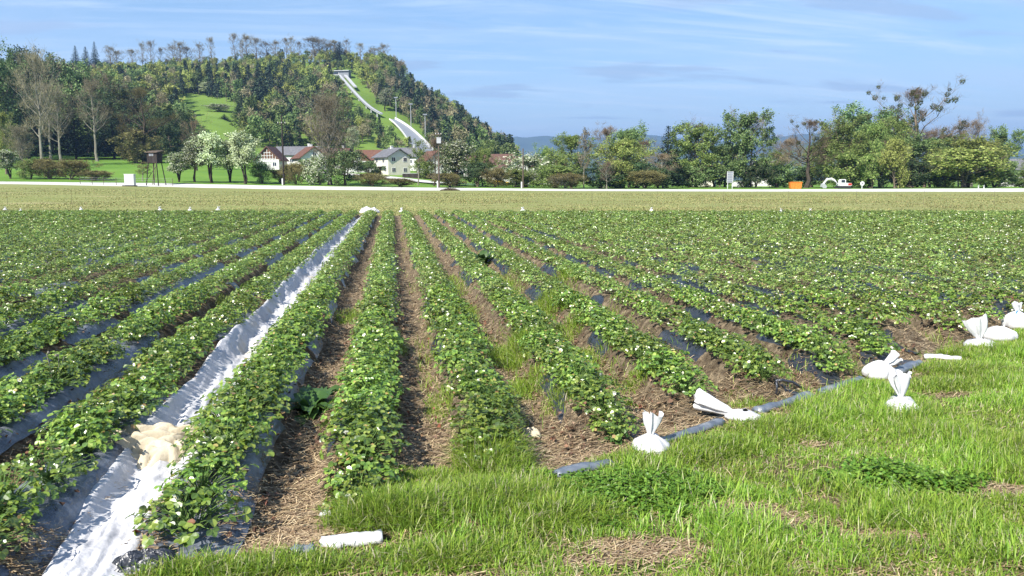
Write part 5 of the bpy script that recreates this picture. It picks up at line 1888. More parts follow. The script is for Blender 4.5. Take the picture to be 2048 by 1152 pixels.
dock(618, 812, 'large-leaved dock weed spreading in the furrow left of the second row', 22, .36, .13, 301)
dock(966, 515, 'dark large-leaved dock weed standing tall in the rows at mid field', 22, .60, .2, 302, 1.25, .2)
dock(1572, 990, 'flat leafy weed rosette in the near grass', 9, .13, .045, 303, .5)
dock(1225, 880, 'small stray strawberry-like weed just left of the nearest sack', 12, .12, .06, 304, .9)
dock(1155, 1060, 'small broad-leaved weed beside the bare earth patch', 7, .10, .04, 305, .6)


def seed_stalks(px, py, n, label, seed):
    r = np.random.default_rng(seed)
    p = ground(px, py, .05)
    p[2] = float(near_z(p[0], p[1]))
    t = thing('seed_stalks', label, 'weed', p)
    for i in range(n):
        a, b_ = r.normal(0, .05, 2)
        h = r.uniform(.20, .32)
        st = MB().tube([[a, b_, 0], [a + .01, b_, h * .5], [a + r.normal(0, .02), b_, h]], .004, 5).build('stalk', [TM['bark_pale']], t)
        MB().tube([[a, b_, h], [a, b_, h + .012], [a, b_, h + .025]], [.006, .011, .005], 6).build('seed_head', [TM['bark_pale']], t)


seed_stalks(112, 812, 3, 'three dry dandelion stalks in the shaded furrow at left', 311)
seed_stalks(95, 566, 5, 'dry beige stalks in a gap of the left rows', 312)


# ------------------------------------------------------------------ village
HM = {
    'wall_white': surf('white render', [(0.3, (0.52, 0.51, 0.48)), (0.7, (0.60, 0.59, 0.56))], 0.8, rough=0.9, spec=0.1),
    'wall_cream': surf('cream render', [(0.3, (0.50, 0.48, 0.39)), (0.7, (0.58, 0.55, 0.46))], 0.8, rough=0.9, spec=0.1),
    'wall_brown': surf('brown boards', [(0.3, (0.10, 0.055, 0.035)), (0.7, (0.16, 0.09, 0.06))], 2.0, rough=0.8, spec=0.1),
    'roof_red': surf('red tiles', [(0.3, (0.089, 0.044, 0.033)), (0.7, (0.146, 0.077, 0.055))], 1.5, rough=0.8, spec=0.15, bump_s=.3, bump_scale=6),
    'roof_brown': surf('brown tiles', [(0.3, (0.08, 0.045, 0.037)), (0.7, (0.13, 0.075, 0.06))], 1.5, rough=0.8, spec=0.15, bump_s=.3, bump_scale=6),
    'roof_grey': surf('grey tiles', [(0.3, (0.09, 0.09, 0.10)), (0.7, (0.15, 0.15, 0.16))], 1.5, rough=0.7, spec=0.2, bump_s=.3, bump_scale=6),
    'glass': surf('window glass', [(0.02, 0.025, 0.035)], 3, rough=0.12, spec=0.6),
    'frame': surf('white frame', [(0.75, 0.75, 0.74)], 3, rough=0.5),
    'concrete': surf('concrete', [(0.3, (0.30, 0.31, 0.325)), (0.7, (0.40, 0.41, 0.425))], 1.0, rough=0.85, spec=0.15),
    'wood': surf('weathered wood', [(0.3, (0.07, 0.052, 0.04)), (0.7, (0.14, 0.11, 0.085))], 3.0, rough=0.85, spec=0.1, stretch=(1, 1, .15)),
    'wood_dark': surf('dark stained wood', [(0.3, (0.022, 0.018, 0.017)), (0.7, (0.05, 0.042, 0.038))], 3.0, rough=0.8, spec=0.1, stretch=(1, 1, .15)),
    'steel': surf('grey steel', [(0.34, 0.35, 0.36)], 3, rough=0.45, spec=0.4),
    'white_paint': surf('white paint', [(0.3, (0.56, 0.56, 0.55)), (0.7, (0.66, 0.66, 0.65))], 4, rough=0.35, spec=0.45),
    'black': surf('black rubber', [(0.025, 0.025, 0.027)], 4, rough=0.7),
    'orange': surf('orange paint', [(0.3, (0.62, 0.16, 0.02)), (0.7, (0.74, 0.21, 0.03))], 3, rough=0.5, spec=0.3),
    'yellow': surf('yellow paint', [(0.3, (0.65, 0.42, 0.02)), (0.7, (0.76, 0.50, 0.03))], 3, rough=0.5, spec=0.3),
    'red': surf('red paint', [(0.45, 0.04, 0.03)], 3, rough=0.5),
    'panel_grey': surf('grey sheet', [(0.3, (0.15, 0.165, 0.185)), (0.7, (0.21, 0.225, 0.25))], 3, rough=0.5),
}


def house(px, D, L, Wd, hw, hr, ang, label, wall='wall_white', roof='roof_red', over=.5, windows=(), chimney=None, gable=None, door=None, dz=0.0, balcony=None, lattice=False):
    p = on_terrain(px, D)
    p[2] += dz
    t = thing('house', label, 'house', p, -YAW + math.radians(ang))
    b = MB()
    l, w = L / 2, Wd / 2
    v = [[-l, -w, -1.5], [l, -w, -1.5], [l, w, -1.5], [-l, w, -1.5], [-l, -w, hw], [l, -w, hw], [l, w, hw], [-l, w, hw]]
    b.add(v, Q=[[0, 1, 5, 4], [1, 2, 6, 5], [2, 3, 7, 6], [3, 0, 4, 7]])
    b.build('wall', [HM[wall]], t)
    for sx in (-l, l):
        MB().add([[sx, -w, hw], [sx, w, hw], [sx, 0, hw + hr]], T=[[0, 1, 2] if sx > 0 else [1, 0, 2]]).build('gable', [HM[gable or wall]], t)
    r = MB()
    th = .22
    n = math.hypot(w, hr)
    for sy in (-1, 1):
        ey, ez = sy * (w + over), hw - over * hr / w
        up = np.array([0, sy * hr / n, w / n]) * th
        a = np.array([[-l - over, ey, ez], [l + over, ey, ez], [l + over, 0, hw + hr], [-l - over, 0, hw + hr]]) + np.array([0, 0, .03])
        V = np.concatenate([a, a + up])
        V[[6, 7]] = V[[2, 3]] + np.array([0, 0, th * n / w])
        Q = [[3, 2, 1, 0], [4, 5, 6, 7], [0, 1, 5, 4], [1, 2, 6, 5], [3, 0, 4, 7]]
        if sy > 0:
            Q = [q[::-1] for q in Q]
        r.add(V, Q=Q)
    ro = r.build('roof', [HM[roof]], t)
    if chimney:
        MB().box([chimney, Wd * .12, hw + hr + .25], [.6, .6, 1.6]).box([chimney, Wd * .12, hw + hr + 1.1], [.75, .75, .12]).build('chimney', [HM['wall_white']], ro)

    def opening(nm, face, u, z, ww, hh):
        e = .05
        if face == 'front':
            c, sx, sy = [u, -w - e / 2, z], (ww, e), None
        elif face == 'right':
            c, sx, sy = [l + e / 2, u, z], (e, ww), None
        else:
            c, sx, sy = [-l - e / 2, u, z], (e, ww), None
        fr = MB().box(c, [sx[0], sx[1], hh])
        f = fr.build(nm, [HM['frame' if nm == 'window' else 'wall_brown']], t)
        if nm == 'window':
            pn = MB()
            k = .03
            cc = list(c)
            if face == 'front':
                cc[1] -= k
                for q in (-.24, .24):
                    pn.box([cc[0] + q * ww, cc[1], cc[2]], [ww * .40, .02, hh * .84])
            else:
                cc[0] += k if face == 'right' else -k
                for q in (-.24, .24):
                    pn.box([cc[0], cc[1] + q * ww, cc[2]], [.02, ww * .40, hh * .84])
            pn.build('pane', [HM['glass']], f)
    for q in windows:
        opening('window', *q)
    if door:
        opening('door', *door)
    if balcony:
        bb = MB()
        u0, u1, z = balcony
        bb.box([(u0 + u1) / 2, -w - .6, z], [u1 - u0, 1.2, .15]).box([(u0 + u1) / 2, -w - 1.17, z + .5], [u1 - u0, .06, .85])
        bb.build('balcony', [HM['wall_white']], t)
    if lattice:
        la = MB()
        for q in np.linspace(-w * .72, w * .72, 7):
            hh = hr * (1 - abs(q) / w) * .9 + hw * .35
            la.box([l + .06, q, hw * .62 + hh / 2], [.08, .09, hh])
        for z in np.linspace(hw * .7, hw + hr * .55, 4):
            hwid = w * (1.44 if z < hw else 1.44 * (1 - (z - hw) / hr))
            la.box([l + .09, 0, z], [.05, hwid, .09])
        la.build('window', [HM['frame']], t)
    return t


W2 = lambda face, us, z, ww=1.1, hh=1.2: [(face, u, z, ww, hh) for u in us]
house(785, 208, 7.6, 6.6, 4.6, 1.9, -52, 'white two-storey house with grey roof in front of the village', 'wall_cream', 'roof_grey', .6,
      W2('front', (-2.3, 1.4), 3.6) + W2('right', (-1.7, 1.7), 3.9) + W2('right', (-1.7, 1.7), 1.2) + W2('front', (2.4,), 1.3), -1.5, 'wall_white', ('front', -.6, 1.0, 1.0, 2.1), balcony=(-.4, 2.6, 2.2))
house(545, 226, 8, 6.6, 2.6, 3.4, -90, 'red-brown house with a white latticed gable left of the power pole', 'wall_white', 'roof_brown', .5, W2('right', (-2.0, 2.0), 1.2), None, 'wall_brown', lattice=True)
house(622, 232, 9, 8.0, 3.2, 3.0, -60, 'white gabled house with red roof just left of the bare poplar', 'wall_white', 'roof_red', .6, W2('right', (-2, 0, 2), 1.6) + W2('right', (0,), 4.0), -2)
house(600, 246, 14, 7.0, 3.4, 2.4, -8, 'long grey-roofed house behind the white gabled one', 'wall_white', 'roof_grey', .5, W2('front', (-4, -1, 2, 5), 1.6), 3)
house(674, 236, 9, 8.0, 3.2, 2.8, -20, 'brown-roofed house half hidden behind the bare poplar', 'wall_white', 'roof_brown', .6, W2('front', (-3, 0, 3), 1.6), 2)
house(716, 224, 6.6, 7.0, 3.0, 2.9, -74, 'dark-roofed house between poplar and the white two-storey house', 'wall_white', 'roof_brown', .7, W2('right', (-1.6, 1.6), 1.3) + W2('right', (0,), 3.7), None, 'wall_brown')
house(742, 238, 7, 6.0, 3.2, 2.6, -15, 'small red-roofed house peeping over the dark-roofed one', 'wall_white', 'roof_red', .5, W2('front', (-2, 1), 1.6))
house(810, 252, 10, 7.0, 4.2, 2.6, -10, 'grey-roofed house behind the white two-storey house', 'wall_white', 'roof_grey', .5, W2('front', (-3, 0, 3), 2.6), 3)
house(866, 204, 7, 6.2, 4.0, 2.4, -62, 'white house with red roof behind the transformer pole', 'wall_white', 'roof_red', .5, W2('right', (-1.6, 1.6), 3.0) + W2('right', (-1.6, 1.6), .9))
house(930, 230, 8, 6.6, 3.2, 2.6, -35, 'white house hidden behind the blossoming tree by the transformer pole', 'wall_white', 'roof_brown', .5, W2('front', (-2, 1), 1.6) + W2('right', (0,), 1.6))
house(996, 226, 9, 7.5, 4.6, 2.6, -20, 'brown-roofed house right of the yellow-green topped tree', 'wall_cream', 'roof_brown', .7, W2('front', (-2, 1), 2.6))
house(1026, 214, 6.6, 6.6, 4.3, 2.5, -66, 'white gabled house beside the brown wooden pole', 'wall_white', 'roof_brown', .7, W2('right', (-1.5, 1.5), 3.2))
house(1075, 262, 9, 7, 5.6, 2.2, -10, 'red-roofed house just showing above the blossoming bush', 'wall_white', 'roof_red', .5, W2('front', (-2, 1), 3), 2)
house(1100, 270, 9, 7, 5.6, 2.4, 10, 'distant roof behind the green willow', 'wall_white', 'roof_brown', .5, W2('front', (-2, 1), 3))
house(2034, 230, 9, 7, 5.2, 2.6, -30, 'grey-roofed house at the right edge behind the trees', 'wall_white', 'roof_grey', .7, W2('front', (-2, 1), 2.6))
house(1528, 235, 7, 7, 5.0, 2.4, -30, 'pale house glimpsed right of the white car', 'wall_white', 'roof_grey', .5, W2('front', (-1, 1), 2.6))
house(1405, 250, 8, 7, 4.0, 2.4, -20, 'reddish house glimpsed between the belt trees', 'wall_cream', 'roof_red', .5, W2('front', (-1, 1), 1.6))


def ribbon_on_terrain(name, pts, width, mat, dz=.06):
    P = np.array([on_terrain(px, D) for px, D in pts])
    n = 40
    s = np.linspace(0, len(P) - 1, n)
    i = np.minimum(s.astype(int), len(P) - 2)
    C = P[i] + (P[i + 1] - P[i]) * (s - i)[:, None]
    T = np.gradient(C[:, :2], axis=0)
    T /= np.linalg.norm(T, axis=1, keepdims=True)
    Nn = np.stack([-T[:, 1], T[:, 0]], 1)
    V = []
    for k in np.linspace(-.5, .5, 5):
        q = C[:, :2] + Nn * k * width
        c, D = to_cd(q[:, 0], q[:, 1])
        V.append(np.stack([q[:, 0], q[:, 1], terr(c, D) + dz + .25], 1))
    V = np.stack(V, 1)
    i = np.arange(n - 1)[:, None] * 5 + np.arange(4)[None]
    Q = np.stack([i, i + 1, i + 6, i + 5], -1).reshape(-1, 4)
    kind(obj(name, mesh_np(name, V.reshape(-1, 3), Q, [mat], None, True)), 'structure')


ribbon_on_terrain('driveway', [(600, 214), (680, 208), (740, 196), (800, 184), (870, 172), (960, 162)], 5.0, MAT['road'])


def garden_wall():
    a, b_ = on_terrain(806, 198), on_terrain(884, 186)
    t = thing('garden_wall', 'low dark garden wall below the white two-storey house', 'wall', (a + b_) / 2, math.atan2(b_[1] - a[1], b_[0] - a[0]))
    L = float(np.linalg.norm((b_ - a)[:2]))
    MB().box([0, 0, .45], [L, .3, 1.7]).build('wall_panel', [HM['wood_dark']], t)
    MB().box([0, 0, 1.33], [L + .1, .4, .08]).build('coping', [HM['concrete']], t)


garden_wall()


# ------------------------------------------------------------------ ski jump
def slab_path(name, pts, width, thick, mat, parent, drop=0.0, side_dir=None):
    """a slab following points; its width lies level, square to the path"""
    P = np.array(pts)
    T = np.gradient(P, axis=0)
    sd = np.stack([T[:, 1], -T[:, 0], np.zeros(len(P))], 1)
    sd /= np.linalg.norm(sd, axis=1, keepdims=True)
    if np.ndim(width) == 0:
        width = np.full(len(P), width)
    up = np.array([0, 0, thick])
    V = np.stack([P - sd * width[:, None] / 2, P + sd * width[:, None] / 2, P + sd * width[:, None] / 2 + up, P - sd * width[:, None] / 2 + up], 1).reshape(-1, 3)
    n = len(P)
    Q = []
    for i in range(n - 1):
        o = i * 4
        for a, b_ in ((0, 1), (1, 2), (2, 3), (3, 0)):
            Q.append([o + a, o + 4 + a, o + 4 + b_, o + b_])
    Q += [[3, 2, 1, 0], [n * 4 - 4, n * 4 - 3, n * 4 - 2, n * 4 - 1]]
    return MB().add(V, Q=Q).build(name, [mat], parent)


def spline(ctrl, n=26):
    c = np.array(ctrl, float)
    k = np.linspace(0, 1, len(c))
    s = np.linspace(0, 1, n)
    out = np.stack([np.interp(s, k, c[:, j]) for j in range(c.shape[1])], 1)
    for _ in range(6):
        out[1:-1] = .25 * out[:-2] + .5 * out[1:-1] + .25 * out[2:]
    return out


def smooth_path(P):
    P = np.array(P, float)
    for _ in range(30):
        P[1:-1] = .25 * P[:-2] + .5 * P[1:-1] + .25 * P[2:]
    return P


def on_slope(px, py, lift=1.2):
    Ds = np.linspace(345, 625, 700)
    a = (px - CX) / FPX * CP
    z = terr(a * Ds, Ds)
    i = int(np.argmin(np.abs(pix_y(a, z + lift, Ds) - py)))
    x, y = cd(a * Ds[i], Ds[i])
    return np.array([float(x), float(y), float(z[i]) + lift])


def ski_jump():
    t = thing('ski_jump', 'long concrete ski jump ramp running down the wooded hill', 'ski jump', (0, 0, 0))
    pts = smooth_path([on_slope(px, py, 2.2) for px, py in spline([(684, 150), (700, 170), (720, 194), (738, 213), (752, 223), (766, 229)])])
    slab_path('inrun', pts, 1.8, .6, HM['concrete'], t)
    T = np.gradient(pts, axis=0)
    sd = np.stack([T[:, 1], -T[:, 0], 0 * T[:, 0]], 1)
    sd /= np.linalg.norm(sd, axis=1, keepdims=True)
    for k in (-1, 1):
        slab_path('guard_rail', pts + sd * .98 * k + np.array([0, 0, .6]), .15, .25, HM['panel_grey'], t)
    s2 = smooth_path([on_slope(px, py, 2.0) for px, py in spline([(697, 152), (706, 164), (716, 175)], 10)])
    slab_path('practice_inrun', s2, 2.0, .8, HM['concrete'], t)
    for f in (.15, .3, .45, .6, .75, .9):
        i = int(f * (len(pts) - 1))
        p = pts[i]
        c, D = to_cd(p[0], p[1])
        gz = float(terr(c, D))
        MB().box([p[0], p[1], (p[2] + gz - 1) / 2], [.6, .6, max(.5, p[2] - gz + 1)], -YAW).build('pillar', [HM['concrete']], t)
    L = smooth_path([on_slope(px, py, 2.4) for px, py in spline([(792, 238), (808, 246), (828, 261), (848, 281), (865, 300)])])
    T = np.gradient(L, axis=0)
    sd = np.stack([T[:, 1], -T[:, 0], 0 * T[:, 0]], 1)
    sd /= np.linalg.norm(sd, axis=1, keepdims=True)
    for k in (-1,):
        pass
    rgt = np.array([RT[0], RT[1], 0])
    sgn = np.sign((sd @ rgt).mean())
    far_side = sd * sgn
    w = np.linspace(3, 8, len(L))
    slab_path('landing_slope', L - far_side * (w / 2)[:, None] - np.array([0, 0, .9]), w, .8, HM['panel_grey'], t)
    slab_path('rim_board', L + far_side * .3 - np.array([0, 0, .3]), .5, 1.3, HM['white_paint'], t)
    slab_path('rim_board', L - far_side * (w + .3)[:, None] - np.array([0, 0, .6]), .4, .8, HM['white_paint'], t)


ski_jump()


def start_house():
    p = on_slope(688, 150, 2.0)
    t = thing('start_house', 'flat grey start house at the top of the ski jump', 'building', p, -YAW - .15)
    MB().box([0, 0, 0], [13, 5, 4.4]).build('wall', [HM['panel_grey']], t)
    ro = MB().box([-.5, -.3, 2.45], [15, 6.4, .5]).build('roof', [HM['concrete']], t)
    f = MB().box([-3.0, -2.55, .8], [5.0, .1, 1.5]).build('window', [HM['frame']], t)
    MB().box([-3.0, -2.62, .8], [4.6, .06, 1.1]).build('pane', [HM['glass']], f)


start_house()
for i, (px, top, bot, D, lab) in enumerate([(795, 196, 240, 446, 'floodlight mast at the take-off, leftmost of the masts on the ski hill'), (824, 209, 262, 430, 'floodlight mast, second from left beside the landing slope'),
                                            (852, 230, 288, 412, 'floodlight mast, third from left beside the landing slope')]):
    p = on_terrain(px, D)
    zt = at(px, top, D)[2]
    t = thing('floodlight_mast', lab, 'floodlight mast', p, -YAW)
    h = zt - p[2]
    MB().tube([[0, 0, -.5], [0, 0, h * .6], [0, 0, h]], [.24, .19, .14], 8).build('mast', [HM['steel']], t)
    MB().box([0, -.2, h + .25], [2.2, .4, .65]).box([0, .12, h + .25], [1.8, .2, .2]).build('lamp_head', [HM['panel_grey']], t)
    t['group'] = 'floodlight masts beside the ski jump'


# ------------------------------------------------------------------ poles, stand, boards
def pole(px, D, top, label, mat='wood', r=.15, arm=None, box=False, plate=False, name='power_pole', cat='power pole'):
    p = on_terrain(px, D)
    h = at(px, top, D)[2] - p[2]
    t = thing(name, label, cat, p, -YAW)
    MB().tube([[0, 0, -.4], [0, 0, h * .5], [0, 0, h]], [r, r * .85, r * .65], 8).build('pole', [HM[mat]], t)
    if arm:
        aw, az = arm
        MB().box([0, -.18, h - az], [aw, .12, .14]).build('crossarm', [HM[mat]], t)
        for q in (-.45, 0, .45):
            MB().tube([[q * aw, -.18, h - az + .07], [q * aw, -.18, h - az + .2], [q * aw, -.18, h - az + .32]], [.04, .07, .03], 6).build('insulator', [HM['white_paint']], t)
    if box:
        MB().box([.1, -.35, h - 1.6], [.8, .5, 1.0]).box([.1, -.35, h - 1.05], [.9, .6, .1]).build('transformer', [HM['steel']], t)
    if plate:
        MB().box([-.28, -.1, .5], [.22, .2, 1.5]).build('stub_post', [HM['white_paint']], t)
    return t


pole(568, 148, 230, 'tall dark wooden power pole with a crossarm before the meadow', 'wood_dark', .19, (1.5, 1.6), plate=True)
pole(878, 147, 264, 'power pole with a transformer box below the ski jump landing', 'wood', .18, (1.1, .5), True, True)
pole(1046, 148, 297, 'plain brown wooden pole beside the pale blossoming bush', 'wood', .16, plate=True, name='wooden_pole', cat='pole')


def hunting_stand():
    p = on_terrain(312, 142)
    z0 = at(312, 326, 142)[2] - p[2]
    t = thing('hunting_stand', 'dark wooden raised hunting stand on stilts by the road', 'hunting stand', p, -YAW - .2)
    w = 2.0
    MB().box([0, 0, z0 + .95], [w, 1.6, 1.9]).build('cabin', [HM['wood_dark']], t)
    f = MB().box([-.1, -.82, z0 + 1.45], [1.1, .05, .55]).build('window', [HM['wood']], t)
    MB().box([-.28, -.86, z0 + 1.45], [.4, .03, .42]).box([.2, -.86, z0 + 1.45], [.35, .03, .42]).build('pane', [HM['panel_grey']], f)
    a = math.radians(9)
    MB().box([0, 0, z0 + 2.05], [w + .5, 2.2, .14], M=Matrix.Rotation(a, 3, 'X')).build('roof', [HM['wood']], t)
    for sx in (-1, 1):
        for sy in (-1, 1):
            MB().tube([[sx * 1.25, sy * 1.1, -.2], [sx * .85, sy * .7, z0]], [.09, .08], 6).build('leg', [HM['wood_dark']], t)
    MB().tube([[-1.2, -1.05, .8], [.98, -.8, z0 - .4]], [.05, .05], 5).build('brace', [HM['wood_dark']], t)
    lad = MB()
    for q in (.55, .95):
        lad.tube([[q, -1.9, 0], [q, -.85, z0 + .2]], .045, 5)
    for s in np.linspace(.08, .95, 10):
        lad.box([.75, -1.9 + 1.05 * s, s * (z0 + .2)], [.44, .06, .05])
    lad.build('ladder', [HM['wood']], t)


hunting_stand()


def white_board():
    p = on_terrain(260, 137.5)
    t = thing('white_board', 'white slatted cabinet standing on a dark base left of the hunting stand', 'cabinet', p, -YAW)
    b = MB()
    b.box([0, 0, 1.15], [1.68, .7, 1.9])
    for z in np.linspace(.32, 1.98, 9):
        b.box([0, -.37, z], [1.60, .05, .14])
    b.build('cabinet', [HM['white_paint']], t)
    MB().box([0, .02, 2.14], [1.8, .85, .08]).build('lid', [HM['white_paint']], t)
    MB().box([-.1, 0, .02], [2.3, .9, .34]).build('base', [HM['wood_dark']], t)


white_board()


def info_board():
    p = on_terrain(1460, 149)
    t = thing('info_board', 'tall grey panel on two white posts at the road', 'board', p, -YAW - .15)
    h = at(1460, 343, 149)[2] - p[2]
    MB().box([0, 0, h - 1.05], [1.05, .06, 2.05]).build('panel', [HM['panel_grey']], t)
    fr = MB()
    for q in (-.54, .54):
        fr.box([q, -.01, h - 1.05], [.06, .1, 2.15])
    for z in np.linspace(h - 2.1, h, 6):
        fr.box([0, -.035, z], [1.02, .03, .03])
    fr.build('frame', [HM['white_paint']], t)
    for q in (-.40, .46):
        MB().box([q, .03, (h - 2.1) / 2 - .1], [.09, .09, h - 2.0]).build('post', [HM['white_paint']], t)


info_board()


def round_sign():
    p = on_terrain(1725, 150)
    t = thing('round_sign', 'small round road sign on a white post right of the excavator', 'road sign', p, -YAW)
    h = at(1725, 367, 150)[2] - p[2]
    MB().box([0, .05, h / 2 - .1], [.14, .08, h + .3]).build('post', [HM['white_paint']], t)
    th = np.arange(20) * 2 * math.pi / 20
    d = MB()
    ring = lambda r, y: np.stack([r * np.cos(th), np.full(20, y), h + r * np.sin(th)], 1)
    V = np.concatenate([ring(.42, 0), ring(.42, -.04)])
    Q = [[k, (k + 1) % 20, 20 + (k + 1) % 20, 20 + k] for k in range(20)]
    d.add(V, Q=Q, T=[[20, 20 + k + 1, 20 + k] for k in range(1, 19)] + [[0, k, k + 1] for k in range(1, 19)])
    d.build('disc', [HM['white_paint']], t)
    e = MB()
    V = np.concatenate([ring(.15, -.045), ring(.15, -.055)])
    e.add(V, T=[[20, 20 + k + 1, 20 + k] for k in range(1, 19)])
    e.build('emblem', [HM['panel_grey']], t)


round_sign()
for i, px in enumerate((1958, 1969)):
    p = on_terrain(px, 147)
    t = thing('marker_post', ('left' if i == 0 else 'right') + ' one of two short white marker posts at the road near the right end', 'marker post', p, -YAW, 'short white marker posts at the road')
    MB().box([0, 0, .25], [.16, .12, .7]).build('post', [HM['white_paint']], t)
    MB().box([0, -.065, .45], [.17, .02, .12]).build('band', [HM['black']], t)

for i, px in enumerate((11, 140, 269, 399, 525, 654, 784, 920, 1055, 1185, 1315, 1448, 1579, 1715, 1850, 1992)):
    p = on_terrain(px, 62)
    m = MB().tube([[0, 0, -.1], [.01 * (i % 3 - 1), 0, .6], [.03 * (i % 3 - 1), 0, 1.15]], [.012, .010, .007], 5)
    o = m.build('fence_stake', [HM['wood']], None, False, p)
    tag(o, 'thin stake in the pale fallow strip, ' + ordinal(i + 1) + ' from the left', 'stake', 'thin stakes across the fallow strip')


def wire_fence():
    pts = [on_terrain(px, 141) for px in (160, 184, 207, 232, 345)]
    t = thing('wire_fence', 'low wire fence beside the white cabinet and the hunting stand', 'fence', pts[0])
    for p in pts:
        q = p - pts[0]
        MB().tube([q + [0, 0, -.2], q + [0, 0, 1.35]], [.05, .045], 6).build('post', [HM['wood']], t)
    for z in (.5, .9, 1.25):
        MB().tube([p - pts[0] + [0, 0, z] for p in pts], .012, 4).build('wire', [HM['steel']], t)


wire_fence()


# ------------------------------------------------------------------ machines
def disc(b, c, r, w, n=14, m=0, axis='y'):
    th = np.arange(n) * 2 * math.pi / n
    ring = np.stack([np.cos(th) * r, np.zeros(n), np.sin(th) * r], 1)
    V = np.concatenate([ring + [0, -w / 2, 0], ring + [0, w / 2, 0]])
    if axis == 'x':
        V = V[:, [1, 0, 2]]
    b.add(V + np.asarray(c), Q=[[k, (k + 1) % n, n + (k + 1) % n, n + k] for k in range(n)], T=[[0, k, k + 1] for k in range(1, n - 1)] + [[n, n + k + 1, n + k] for k in range(1, n - 1)], m=m)
    return b


def prism(profile, y0, y1, m=0, b=None):
    """side outline (x,z) pulled from y0 to y1"""
    b = b or MB()
    p = np.array(profile, float)
    n = len(p)
    V = np.concatenate([np.stack([p[:, 0], np.full(n, y0), p[:, 1]], 1), np.stack([p[:, 0], np.full(n, y1), p[:, 1]], 1)])
    me_q = [[k, (k + 1) % n, n + (k + 1) % n, n + k] for k in range(n)]
    c0 = V[:n].mean(0)
    c1 = V[n:].mean(0)
    V = np.concatenate([V, [c0, c1]])
    T = [[2 * n, (k + 1) % n, k] for k in range(n)] + [[2 * n + 1, n + k, n + (k + 1) % n] for k in range(n)]
    return b.add(V, Q=me_q, T=T, m=m)


def excavator():
    p = on_terrain(1672, 158)
    t = thing('excavator', 'white excavator with its arm stretched to the left beyond the road', 'excavator', p, -YAW + .06)
    for sy in (-.75, .75):
        b = MB()
        prism([(.2, .05), (.45, -.05), (2.5, -.05), (2.75, .05), (2.8, .25), (2.6, .45), (.4, .45), (.15, .25)], sy - .22, sy + .22, b=b)
        b.build('track', [HM['black']], t)
    prism([(.5, .5), (2.9, .5), (3.0, .75), (2.9, 1.05), (1.7, 1.15), (.5, 1.0)], -.85, .85).build('body', [HM['white_paint']], t)
    MB().box([2.55, 0, .82], [.75, 1.75, .42]).build('counterweight', [HM['red']], t)
    prism([(.55, 1.0), (1.65, 1.0), (1.7, 1.75), (1.5, 1.85), (.75, 1.82), (.5, 1.45)], -.85, .15).build('cab', [HM['white_paint']], t)
    MB().box([1.1, -.87, 1.45], [.75, .04, .5]).build('window', [HM['glass']], t)
    prism([(.9, .75), (.55, .7), (-.2, 1.75), (-.9, 2.15), (-1.7, 2.0), (-1.75, 1.78), (-.95, 1.9), (-.3, 1.5)], -.1, .2).build('boom', [HM['white_paint']], t)
    prism([(-1.5, 2.05), (-1.85, 2.1), (-2.75, .95), (-2.62, .75), (-2.4, .95)], -.08, .18).build('stick', [HM['white_paint']], t)
    prism([(-2.85, .95), (-2.45, .95), (-2.0, .45), (-2.1, .05), (-2.7, -.05), (-3.0, .3)], -.4, .5).build('bucket', [HM['steel']], t)


excavator()


def container():
    p = on_terrain(1591, 156)
    t = thing('waste_container', 'orange skip container standing on the mown grass', 'container', p, -YAW - .12)
    b = prism([(-1.0, 0), (1.0, 0), (1.15, 1.3), (-1.15, 1.3)], -.8, .8)
    b.build('hull', [HM['orange']], t)
    r = MB()
    for x in (-.85, -.3, .3, .85):
        r.box([x, -.83, .62], [.09, .08, 1.15])
    r.box([0, -.83, 1.28], [2.36, .12, .12])
    r.build('ribs', [HM['orange']], t)


container()


def car():
    p = on_terrain(1481, 178)
    t = thing('parked_car', 'white car parked behind the grey roadside panel', 'car', p, -YAW + .35)
    body = [(-1.75, .28), (1.7, .28), (1.78, .55), (1.70, .78), (1.0, .88), (-1.1, .95), (-1.72, .9), (-1.8, .6)]
    prism(body, -.75, .75).build('body', [HM['white_paint']], t)
    prism([(-1.55, .92), (-1.25, 1.36), (-.9, 1.42), (.1, 1.42), (.85, .9)], -.64, .64).build('roof', [HM['white_paint']], t)
    g = MB()
    prism([(-1.32, .96), (-1.12, 1.28), (-.5, 1.33), (-.5, .96)], -.665, .665, b=g)
    prism([(-.42, .96), (-.42, 1.33), (.08, 1.33), (.62, .96)], -.665, .665, b=g)
    g.build('side_windows', [HM['glass']], t)
    prism([(.18, 1.38), (.84, .96), (.90, .96), (.22, 1.40)], -.58, .58).build('windscreen', [HM['glass']], t)
    for x in (-1.12, 1.12):
        for y in (-.70, .70):
            w = disc(MB(), [x, y, .30], .31, .22).build('wheel', [HM['black']], t)
            disc(MB(), [x, y + (.115 if y > 0 else -.115), .30], .18, .02).build('rim', [HM['steel']], w)
    for y in (-.52, .52):
        MB().box([1.74, y, .66], [.08, .28, .12]).build('headlight', [HM['panel_grey']], t)


car()


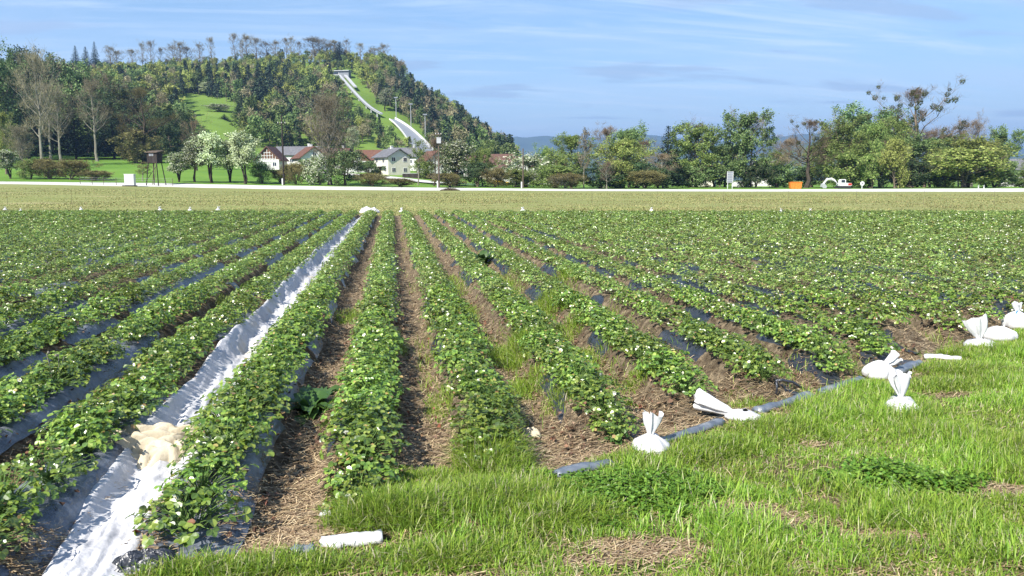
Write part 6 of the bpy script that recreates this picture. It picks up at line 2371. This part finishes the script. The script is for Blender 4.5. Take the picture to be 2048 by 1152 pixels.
def digger():
    p = on_terrain(1000, 170)
    t = thing('wheel_loader', 'small yellow wheel loader parked left of the blossoming bush', 'loader', p, -YAW + .5)
    prism([(-1.2, .5), (.9, .5), (1.0, 1.0), (.2, 1.15), (-1.2, 1.25)], -.55, .55).build('body', [HM['yellow']], t)
    prism([(-.6, 1.2), (.2, 1.15), (.1, 2.0), (-.6, 2.0)], -.45, .45).build('cab', [HM['glass']], t)
    MB().box([-.25, 0, 2.04], [.95, 1.0, .1]).build('roof', [HM['yellow']], t)
    prism([(1.4, .2), (2.0, .1), (1.7, .9), (1.4, .8)], -.8, .8).build('bucket', [HM['yellow']], t)
    for y in (-.4, .4):
        prism([(.5, 1.0), (.7, 1.1), (1.6, .6), (1.5, .45)], y - .06, y + .06).build('arm', [HM['yellow']], t)
    for x in (-.8, .75):
        for y in (-.6, .6):
            disc(MB(), [x, y, .42], .42, .3).build('wheel', [HM['black']], t)


digger()


def brush_heap():
    r = np.random.default_rng(91)
    p = on_terrain(900, 138)
    b = MB()
    n = 420
    a = r.uniform(0, 6.28, n)
    q = np.sqrt(r.uniform(0, 1, n))
    P = np.stack([1.5 * q * np.cos(a), .7 * q * np.sin(a), .5 * (1 - q) * r.uniform(.2, 1, n)], 1)
    d = unit(np.stack([np.cos(a) + r.normal(0, .8, n), r.normal(0, .5, n), r.normal(.2, .3, n)], 1))
    V, Q = tubes(np.stack([P - d * .3, P + d * .35], 1), np.full((n, 2), .025), 4)
    b.add(V, Q=Q)
    o = b.build('brush_heap', [HM['wood']], None, False, p)
    tag(o, 'low dark heap of brushwood at the near side of the road', 'brush heap')


brush_heap()


# ------------------------------------------------------------------ air between here and the mountains
def haze(density=1.6e-4):
    m, nt, out = new_mat('haze')
    v = nt.nodes.new('ShaderNodeVolumePrincipled')
    v.inputs['Color'].default_value = (0.36, 0.58, 1.0, 1)
    v.inputs['Density'].default_value = density
    v.inputs['Anisotropy'].default_value = 0.25
    nt.links.new(v.outputs[0], out.inputs['Volume'])
    b = MB().box([1500, 4700, 240], [34000, 22000, 500])
    o = b.build('haze', [m])
    kind(o, 'stuff')


haze()
